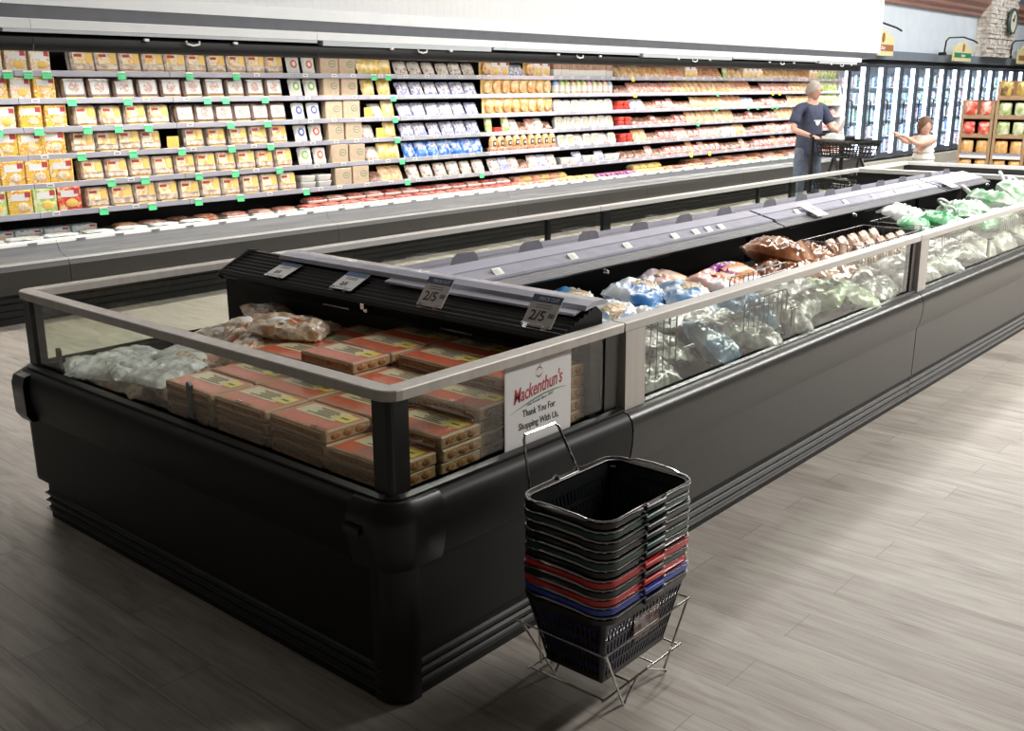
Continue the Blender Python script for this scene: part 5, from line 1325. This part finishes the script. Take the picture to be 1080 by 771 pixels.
for i in range(3): solo('price_strip', MB().box((13.49, 3.96-i*.395, .79), (13.497, 4.28-i*.395, .83), 'paper_white').box((13.489, 3.96-i*.395, .83), (13.497, 4.28-i*.395, .855), 'navy_strip'), f'white and blue price strip on the snack display, {colname[i]}', 'price strip', base=(13.49, 4.1-i*.395, .8))

# ------------------------------------------------------------------ people
mat('skin', (.62, .36, .27), .5, 0, .06, 20, rnd=False); mat('skin_child', (.66, .40, .30), .5, 0, .05, 20, rnd=False)
mat('hair_grey', (.36, .32, .27), .7, 0, .3, 60, rnd=False); mat('hair_brown', (.13, .065, .035), .6, 0, .3, 60, rnd=False)
mat('tee_navy', (.045, .055, .10), .8, 0, .2, 30, bump=.2, rnd=False); mat('jeans', (.10, .13, .18), .8, 0, .25, 30, bump=.2, rnd=False)
mat('dress_white', (.78, .76, .72), .8, 0, .05, 30, rnd=False); mat('pink_cloth', (.62, .05, .16), .8, 0, .1, 30, rnd=False); mat('shoe', (.6, .6, .6), .6, 0, .1, 30, rnd=False)
mat('eye_white', (.8, .8, .8), .3, 0, 0, 5, rnd=False); mat('lip', (.50, .20, .17), .5, 0, 0, 5, rnd=False)
def skin_mesh(name, verts, edges, rad, m, sub=2, root=0):
    me = bpy.data.meshes.new(name); me.from_pydata(verts, edges, []); ob = bpy.data.objects.new(name, me); COL.objects.link(ob)
    sk = ob.modifiers.new('s', 'SKIN'); sk.use_smooth_shade = True
    for i, r in enumerate(rad):
        sv = me.skin_vertices[0].data[i]; sv.radius = r if isinstance(r, tuple) else (r, r)
        sv.use_root = (i == root)
    sb = ob.modifiers.new('d', 'SUBSURF'); sb.levels = sub; sb.render_levels = sub
    dg = bpy.context.evaluated_depsgraph_get(); dg.update()
    out = bpy.data.meshes.new_from_object(ob.evaluated_get(dg)); bpy.data.objects.remove(ob); bpy.data.meshes.remove(me)
    out.materials.clear(); out.materials.append(_M[m]); out.name = name
    for p in out.polygons: p.use_smooth = True
    return out
def limb(name, pts, rad, m, parent, label=None, sub=2):
    me = skin_mesh(name, pts, [(i, i+1) for i in range(len(pts)-1)], rad, m, sub)
    o = bpy.data.objects.new(name, me); COL.objects.link(o); o.parent = parent
    if label: o['label'] = label
    return o
def hand_chain(V, E, Rr, wrist, d, up, side, s=1.0, curl=.5):
    """adds palm and five separate fingers to a skin graph. d: direction of hand, side: thumb side"""
    base = len(V); wi = wrist
    w = Vector(V[wi]); d = Vector(d).normalized(); up = Vector(up).normalized(); side = Vector(side).normalized()
    pal = w + d*.045*s; V.append(tuple(pal)); E.append((wi, base)); Rr.append((.026*s, .016*s))
    for j, (o, ln) in enumerate(((.028, .065), (.010, .075), (-.009, .070), (-.027, .055))):
        k0 = pal + d*.04*s + side*o*s; k1 = k0 + (d*(1-curl*.4) - up*curl*.5).normalized()*ln*.5*s; k2 = k1 + (d*(1-curl) - up*curl).normalized()*ln*.5*s
        i0 = len(V); V += [tuple(k0), tuple(k1), tuple(k2)]; Rr += [.0095*s, .0088*s, .007*s]; E += [(base, i0), (i0, i0+1), (i0+1, i0+2)]
    t0 = w + d*.025*s + side*.03*s; t1 = t0 + (side*.6+d)*.03*s; i0 = len(V); V += [tuple(t0), tuple(t1)]; Rr += [.011*s, .009*s]; E += [(base, i0), (i0, i0+1)]
def head(parent, c, r, hair, yaw, long_hair=False, glasses=False, skinm='skin', pitch=0):
    T = Matrix.Translation(c) @ Matrix.Rotation(yaw, 4, 'Z') @ Matrix.Rotation(pitch, 4, 'Y')   # faces +x
    k = MB(); rx, ry, rz = r*.92, r*.76, r*1.12
    n, kk = 22, 16; vs = []; fs = []
    for i in range(kk+1):
        a = PI*i/kk
        for j in range(n):
            t = 2*PI*j/n; x = math.sin(a)*math.cos(t); y = math.sin(a)*math.sin(t); z = math.cos(a)
            X = rx*x; Y = ry*y; Z = rz*z
            if z < 0: Y *= 1 + z*.32; X *= 1 + z*.18 * (1 if x > 0 else 1.6)
            if x > 0 and z < -.4: X += r*.10*x
            # nose
            fz_ = max(0, 1-((z+.18)/.22)**2) * max(0, 1-(y/.2)**2) if x > .5 else 0
            X += r*.22*fz_
            # eye sockets
            if x > .4: X -= r*.10*max(0, 1-((z-.05)/.14)**2)*max(0, 1-((abs(y)-.33)/.16)**2)
            vs.append((X, Y, Z))
    for i in range(kk):
        for j in range(n): fs.append((i*n+j, (i+1)*n+j, (i+1)*n+(j+1) % n, i*n+(j+1) % n))
    k.add(vs, fs, skinm, T)
    for s in (-1, 1): k.ball((0, s*ry*.98, -.02*r), (r*.16, r*.06, r*.24), skinm, 8, 6, T)
    hd = k
    f = MB()
    for s in (-1, 1): f.ball((rx*.80, s*ry*.36, r*.06), (r*.08, r*.10, r*.07), 'eye_white', 8, 6, T); f.ball((rx*.86, s*ry*.36, r*.06), (r*.04, r*.05, r*.05), 'ink_black', 6, 5, T)
    f.ball((rx*.80, 0, -r*.58), (r*.08, r*.22, r*.05), 'lip', 8, 5, T)
    for s in (-1, 1): f.tube([(rx*.86, s*ry*.18, r*.24), (rx*.84, s*ry*.55, r*.25)], r*.03, hair, 5, T=T)
    if glasses:
        for s in (-1, 1):
            f.tube([(rx*.98, s*ry*(.38)+r*.17*math.cos(t), r*.04+r*.14*math.sin(t)) for t in [2*PI*i/10 for i in range(10)]], r*.02, 'ink_grey', 4, closed=True, T=T); f.tube([(rx*.95, s*ry*.58, r*.08), (0, s*ry*1.02, r*.1)], r*.02, 'ink_grey', 4, T=T)
    hs = MB(); vs = []; fs = []
    low = -.75 if long_hair else -.35
    for i in range(11):
        for j in range(n):
            t = 2*PI*j/n; front = max(0, math.cos(t)); zl = .42 + (low-.42)*(1-front)**.6 if front > 0 else low
            zc = 1 - (1-zl)*i/10; s_ = math.sqrt(max(0, 1-zc*zc)); g = 1.07 + .02*math.sin(j*5+i)
            X = rx*s_*math.cos(t)*g; Y = ry*s_*math.sin(t)*g
            vs.append((X - (.05*r if i > 3 else 0), Y, rz*zc*g))
    for i in range(10):
        for j in range(n): fs.append((i*n+j, (i+1)*n+j, (i+1)*n+(j+1) % n, i*n+(j+1) % n))
    hs.add(vs, fs, hair, T)
    if long_hair:
        hs.tube([(-rx*.9, 0, r*.2), (-rx*1.3, 0, -r*.2), (-rx*1.2, r*.1, -r*1.1), (-rx*1.0, r*.1, -r*1.7)], [r*.25, r*.34, r*.28, r*.08], hair, 8, T=T)
    return hd, f, hs
def person(loc, rz, H, lab, J, cl):
    e = empty('person', loc, rz, label=lab, cat='person'); s = H/1.72
    V = []; E_ = []; Rr = []
    def add(p, r, par=None):
        V.append(tuple(Vector(p)*s)); Rr.append((r[0]*s, r[1]*s) if isinstance(r, tuple) else (r*s, r*s))
        if par is not None: E_.append((par, len(V)-1))
        return len(V)-1
    pel = add((0, 0, .95), (.13, .10)); wa = add((0, 0, 1.08), (.13, .10), pel); ch = add((0, 0, 1.26), (.15, .11), wa); nk0 = add((.0, 0, 1.42), (.07, .06), ch); nk = add((.02, 0, 1.50), .052, nk0); hc = add((.03, 0, 1.56), .05, nk)
    arms = {}
    for sd in (1, -1):
        sh = add((0, sd*.17, 1.40), .058, nk0); el = add(J['elbow%d' % sd], .043, sh); wr = add(J['wrist%d' % sd], .026, el); arms[sd] = wr
        hp = add((0, sd*.085, .90), .066, pel); kn = add((J.get('knee%d' % sd) or (.02, sd*.11, .50)), .055, hp); an = add((J.get('ankle%d' % sd) or (-.02, sd*.12, .09)), .036, kn); add((J.get('toe%d' % sd) or (.13, sd*.14, .035)), .03, an)
    for sd in (1, -1): hand_chain(V, E_, Rr, arms[sd], J['hd%d' % sd], J['hu%d' % sd], Vector(J['hs%d' % sd]), s*.95)
    me = skin_mesh('body', V, E_, Rr, cl['skin'], 2)
    hd, f, hs = head(e, Vector((.035, 0, 1.60))*s, .105*s*cl.get('head', 1), cl['hair'], J['yaw'], cl.get('long', False), cl.get('glasses', False), cl['skin'])
    # join the head surface into the one body mesh
    hm = hd.mesh('h', smooth=True)
    import bmesh
    bm = bmesh.new(); bm.from_mesh(me); bm.from_mesh(hm); bm.to_mesh(me); bm.free()
    for p in me.polygons: p.use_smooth = True
    o = bpy.data.objects.new('body', me); COL.objects.link(o); o.parent = e
    part('face', f, e); part('hair', hs, e, smooth=True)
    return e, s
# shopper in a navy tee: local frame faces +x, left is +y
MX, MY = 12.05, 5.62; mrz = math.atan2(-.9, -.44); brz = math.atan2(-.84, -.54)
J = {'elbow1': (.10, .24, 1.16), 'wrist1': (.33, .17, 1.13), 'elbow-1': (.06, -.27, 1.15), 'wrist-1': (.31, -.16, 1.08), 'yaw': R(16), 'hd1': (.9, -.3, .1), 'hu1': (0, 0, 1), 'hs1': (0, -1, .3), 'hd-1': (1, .1, -.1), 'hu-1': (0, 0, 1), 'hs-1': (0, 1, 0)}
man, s = person((MX, MY, 0), brz, 1.72, 'grey-haired man in glasses, navy t-shirt and jeans, pushing a black cart', J, {'skin': 'skin', 'hair': 'hair_grey', 'glasses': True})
V = []; 
def skin_obj(name, V, E_, Rr, m, parent, label=None, sub=2):
    me = skin_mesh(name, V, E_, Rr, m, sub); o = bpy.data.objects.new(name, me); COL.objects.link(o); o.parent = parent
    if label: o['label'] = label
    return o
skin_obj('t_shirt', [(0, 0, .78), (0, 0, .94), (0, 0, 1.10), (0, 0, 1.28), (0, 0, 1.405), (0, .17, 1.395), (.05, .21, 1.27), (.075, .235, 1.205), (0, -.17, 1.395), (.035, -.225, 1.27), (.05, -.25, 1.20)],
         [(0, 1), (1, 2), (2, 3), (3, 4), (4, 5), (5, 6), (6, 7), (4, 8), (8, 9), (9, 10)], [(.20, .16), (.195, .155), (.185, .15), (.185, .14), (.10, .085), .075, .072, .075, .075, .072, .075], 'tee_navy', man, 'navy short-sleeved t-shirt', 2)
k = MB().box((.165, -.05, 1.25), (.172, .05, 1.262), 'paper_white').prism([(-.035, 1.245), (.035, 1.245), (.02, 1.21), (0, 1.195), (-.02, 1.21)], 'x', .165, .172, 'paper_white'); part('chest_print', k, man, label='small white chest print')
skin_obj('jeans', [(0, 0, .96), (0, 0, .90), (0, .095, .84), (.02, .11, .50), (-.02, .12, .08), (0, -.095, .84), (.02, -.11, .50), (-.02, -.12, .08)], [(0, 1), (1, 2), (2, 3), (3, 4), (1, 5), (5, 6), (6, 7)], [(.165, .13), (.16, .13), .098, .075, .065, .098, .075, .065], 'jeans', man, 'blue grey jeans', 2)
for sd in (1, -1): part('shoe', MB().rbox((-.09, sd*.13-.05, 0), (.19, sd*.13+.05, .085), .045, 'shoe'), man, smooth=True)
pp = empty('paper_sheet', (0, 0, 0), label='white sheet of paper held in the man\'s raised hand', cat='paper')
Tm = Matrix.Translation((MX, MY, 0)) @ Matrix.Rotation(brz, 4, 'Z')
pv = Tm @ Vector((.42, .14, 1.14)); pp.location = pv; pp.rotation_euler = (R(20), R(-25), R(25))
k = MB(); 
for i in range(6): k.box((-.10+i*.033, -.004-.001*(i % 2), -.04+.006*i), (-.067+i*.033, -.002, .12+.006*i), 'paper_white')
part('sheet', k, pp)

# cart
cx, cy = Tm @ Vector((.34, .03, 0)) , 0
CSC = .84
cart = empty('shopping_cart', (cx.x, cx.y, 0), mrz, label='black plastic two-tier shopping cart in front of the man', cat='shopping cart')
def lattice(k, A_, B_, C_, D_, nu, nv, r, m):
    A_, B_, C_, D_ = map(Vector, (A_, B_, C_, D_))
    for i in range(nu+1): t = i/nu; k.tube([A_.lerp(B_, t), D_.lerp(C_, t)], r, m, 4)
    for j in range(nv+1): t = j/nv; k.tube([A_.lerp(D_, t), B_.lerp(C_, t)], r, m, 4)
def cart_basket(x0, x1, w, z0, z1, fl):
    k = MB(); i0 = .05
    c = [(x0+i0, -w/2+.04, z0), (x1-i0*1.5, -w/2+.04, z0), (x1-i0*1.5, w/2-.04, z0), (x0+i0, w/2-.04, z0)]; t = [(x0, -w/2, z1), (x1, -w/2, z1), (x1, w/2, z1), (x0, w/2, z1)]
    for i in range(4): j = (i+1) % 4; lattice(k, c[i], c[j], t[j], t[i], 10 if i % 2 == 0 else 7, 4, .007, 'black_plastic')
    lattice(k, *c, 8, 6, .006, 'black_plastic')
    k.tube(t, .018, 'black_plastic', 6, closed=True)
    k.box((x0+.02, -w/2-.004+.01, z1-.05), (x1-.02, -w/2+.008+.01, z1), 'black_plastic').box((x0+.02, w/2-.02, z1-.05), (x1-.02, w/2-.008, z1), 'black_plastic')
    return k
part('upper_basket', cart_basket(.08, .80, .46, .86, 1.04, 0), cart); part('lower_basket', cart_basket(.05, .84, .48, .48, .62, 0), cart)
for sy in (-1, 1):
    part('side_frame', MB().rbox((0, sy*.24-.018, .12), (.055, sy*.24+.018, 1.08), .01, 'black_plastic').tube([(.03, sy*.24, .14), (.80, sy*.22, .16)], .018, 'black_plastic', 6), cart)
    part('strut', MB().tube([(.44, sy*.2, .86), (.36, sy*.21, .62)], .02, 'black_plastic', 6).tube([(.46, sy*.2, .86), (.62, sy*.21, .62)], .02, 'black_plastic', 6), cart)
    for xx in (.05, .76): 
        part('wheel', MB().lathe([(.05, -.014), (.06, -.008), (.06, .008), (.05, .014)], (0, 0, 0), 'black_plastic', 14, Matrix.Translation((xx, sy*.21, .06)) @ Matrix.Rotation(PI/2, 4, 'X')), cart, smooth=True)
        part('caster_fork', MB().box((xx-.02, sy*.21-.022, .05), (xx+.02, sy*.21-.016, .17), 'chrome').box((xx-.02, sy*.21+.016, .05), (xx+.02, sy*.21+.022, .17), 'chrome'), cart)
part('handle_bar', MB().tube([(.03, -.24, 1.06), (-.03, -.24, 1.09), (-.04, 0, 1.10), (-.03, .24, 1.09), (.03, .24, 1.06)], .018, 'black_plastic', 8), cart, smooth=True)
k = MB().rbox((.12, .02, 1.03), (.34, .2, 1.09), .02, 'black_plastic'); part('child_seat_tray', k, cart)
g = Matrix.Translation((cx.x, cx.y, 0)) @ Matrix.Rotation(mrz, 4, 'Z')
def incart(name, mb, p, rot, lab, cat):
    e = empty(name, g @ Vector(p), mrz+rot, label=lab, cat=cat); part('film', mb, e, smooth=True)
incart('plastic_bag', MB().pillow(.22, .18, .12, 'white_bag', 31), (.20, -.06, 1.0), .3, 'crumpled white plastic bag in the top of the cart', 'bag')
incart('plastic_bag', MB().pillow(.20, .16, .12, 'white_bag', 32), (.38, -.05, .49), .8, 'white bag lying in the lower basket of the cart', 'bag')

cart.scale = (CSC, .95, 1)
# girl
GX, GY = 12.0, 4.20; gz = math.atan2(.20, -.98)
J = {'elbow1': (.23, .04, 1.34), 'wrist1': (.36, -.09, 1.45), 'elbow-1': (.16, -.21, 1.36), 'wrist-1': (.32, -.27, 1.49), 'yaw': R(58), 'hd1': (.6, -.7, .3), 'hu1': (0, 0, 1), 'hs1': (0, -1, 0), 'hd-1': (.6, -.7, .3), 'hu-1': (0, 0, 1), 'hs-1': (.7, .6, 0)}
girl, s = person((GX, GY, 0), gz, 1.31, 'small girl in a white ruffled top pointing with both arms, pink trousers', J, {'skin': 'skin_child', 'hair': 'hair_brown', 'long': True, 'head': 1.22})
k = MB()
for i, (z0, z1, r0, r1) in enumerate(((1.06, 1.12, .105, .08), (.985, 1.07, .118, .092), (.91, .995, .132, .10), (.84, .92, .145, .11), (.775, .85, .156, .118))):
    n = 26; vs = []; fs = []
    for zz, rr_ in ((z0-.05 if i else z0, r0), (z1-.05 if i else z1, r1)):
        for j in range(n): t = 2*PI*j/n; q = rr_*(1+.035*math.sin(j*2.4+i)*(1 if rr_ == r0 else .2)); vs.append((q*.82*math.cos(t), q*math.sin(t), zz))
    for j in range(n): fs.append((j, (j+1) % n, n+(j+1) % n, n+j))
    k.add(vs, fs, 'dress_white')
n = 20; k.lathe([(.09, 1.02), (.085, 1.06), (.06, 1.085)], (0, 0, 0), 'dress_white', 20, sy=1.2)
for sd in (1, -1): k.tube([(.05, sd*.07, 1.06), (.0, sd*.085, 1.10), (-.05, sd*.07, 1.06)], .014, 'dress_white', 6)
part('ruffled_top', k, girl, smooth=True, label='white tiered ruffled top')
skin_obj('trousers', [(0, 0, .76), (0, 0, .70), (0, .06, .63), (.012, .075, .40), (0, .085, .22), (0, -.06, .63), (.012, -.075, .40), (0, -.085, .22)], [(0, 1), (1, 2), (2, 3), (3, 4), (1, 5), (5, 6), (6, 7)], [(.115, .10), (.115, .10), .072, .055, .048, .072, .055, .048], 'pink_cloth', girl, 'pink trousers', 2)
for sd in (1, -1): part('shoe', MB().rbox((-.06, sd*.1-.035, 0), (.13, sd*.1+.035, .06), .03, 'shoe'), girl, smooth=True)

# ------------------------------------------------------------------ light
def area(name, loc, size, power, col=(1, 1, 1), rot=(0, 0, 0)):
    l = bpy.data.lights.new(name, 'AREA'); l.shape = 'RECTANGLE'; l.size, l.size_y = size; l.energy = power; l.color = col
    o = bpy.data.objects.new(name, l); COL.objects.link(o); o.location = loc; o.rotation_euler = rot; return o
warm = (1, .965, .92)
area('ceiling_lamp', (13, 3.9, 5.2), (14, .8), 720, warm)
area('ceiling_lamp', (12.5, -1.5, 5.2), (14, .8), 1800, warm)
area('ceiling_lamp', (8, 6.4, 5.2), (20, .5), 120, warm)
area('ceiling_lamp', (24, 5.5, 5.2), (12, 1.5), 480, (.95, .98, 1))
area('case_lamp', (10.5, 7.56, 1.925), (15.5, .04), 1500, (1, .94, .86), (R(-38), 0, 0))
wd = bpy.data.worlds.new('store'); SC.world = wd; wd.use_nodes = True
nt = wd.node_tree; bg = nt.nodes['Background']; bg.inputs[1].default_value = .044
tc = nt.nodes.new('ShaderNodeTexCoord'); nz = nt.nodes.new('ShaderNodeTexNoise'); nz.inputs['Scale'].default_value = 2.5; cr = nt.nodes.new('ShaderNodeValToRGB')
cr.color_ramp.elements[0].position = .4; cr.color_ramp.elements[0].color = (.80, .70, .58, 1); cr.color_ramp.elements[1].position = .6; cr.color_ramp.elements[1].color = (1.1, .98, .84, 1)
nt.links.new(tc.outputs['Generated'], nz.inputs['Vector']); nt.links.new(nz.outputs['Fac'], cr.inputs[0]); nt.links.new(cr.outputs[0], bg.inputs[0])
vs_ = SC.view_settings
try: SC.display_settings.display_device = 'sRGB'
except Exception: pass
vs_.view_transform = 'Standard'; vs_.look = 'None'; vs_.gamma = 1; vs_.use_curve_mapping = False; vs_.exposure = 0
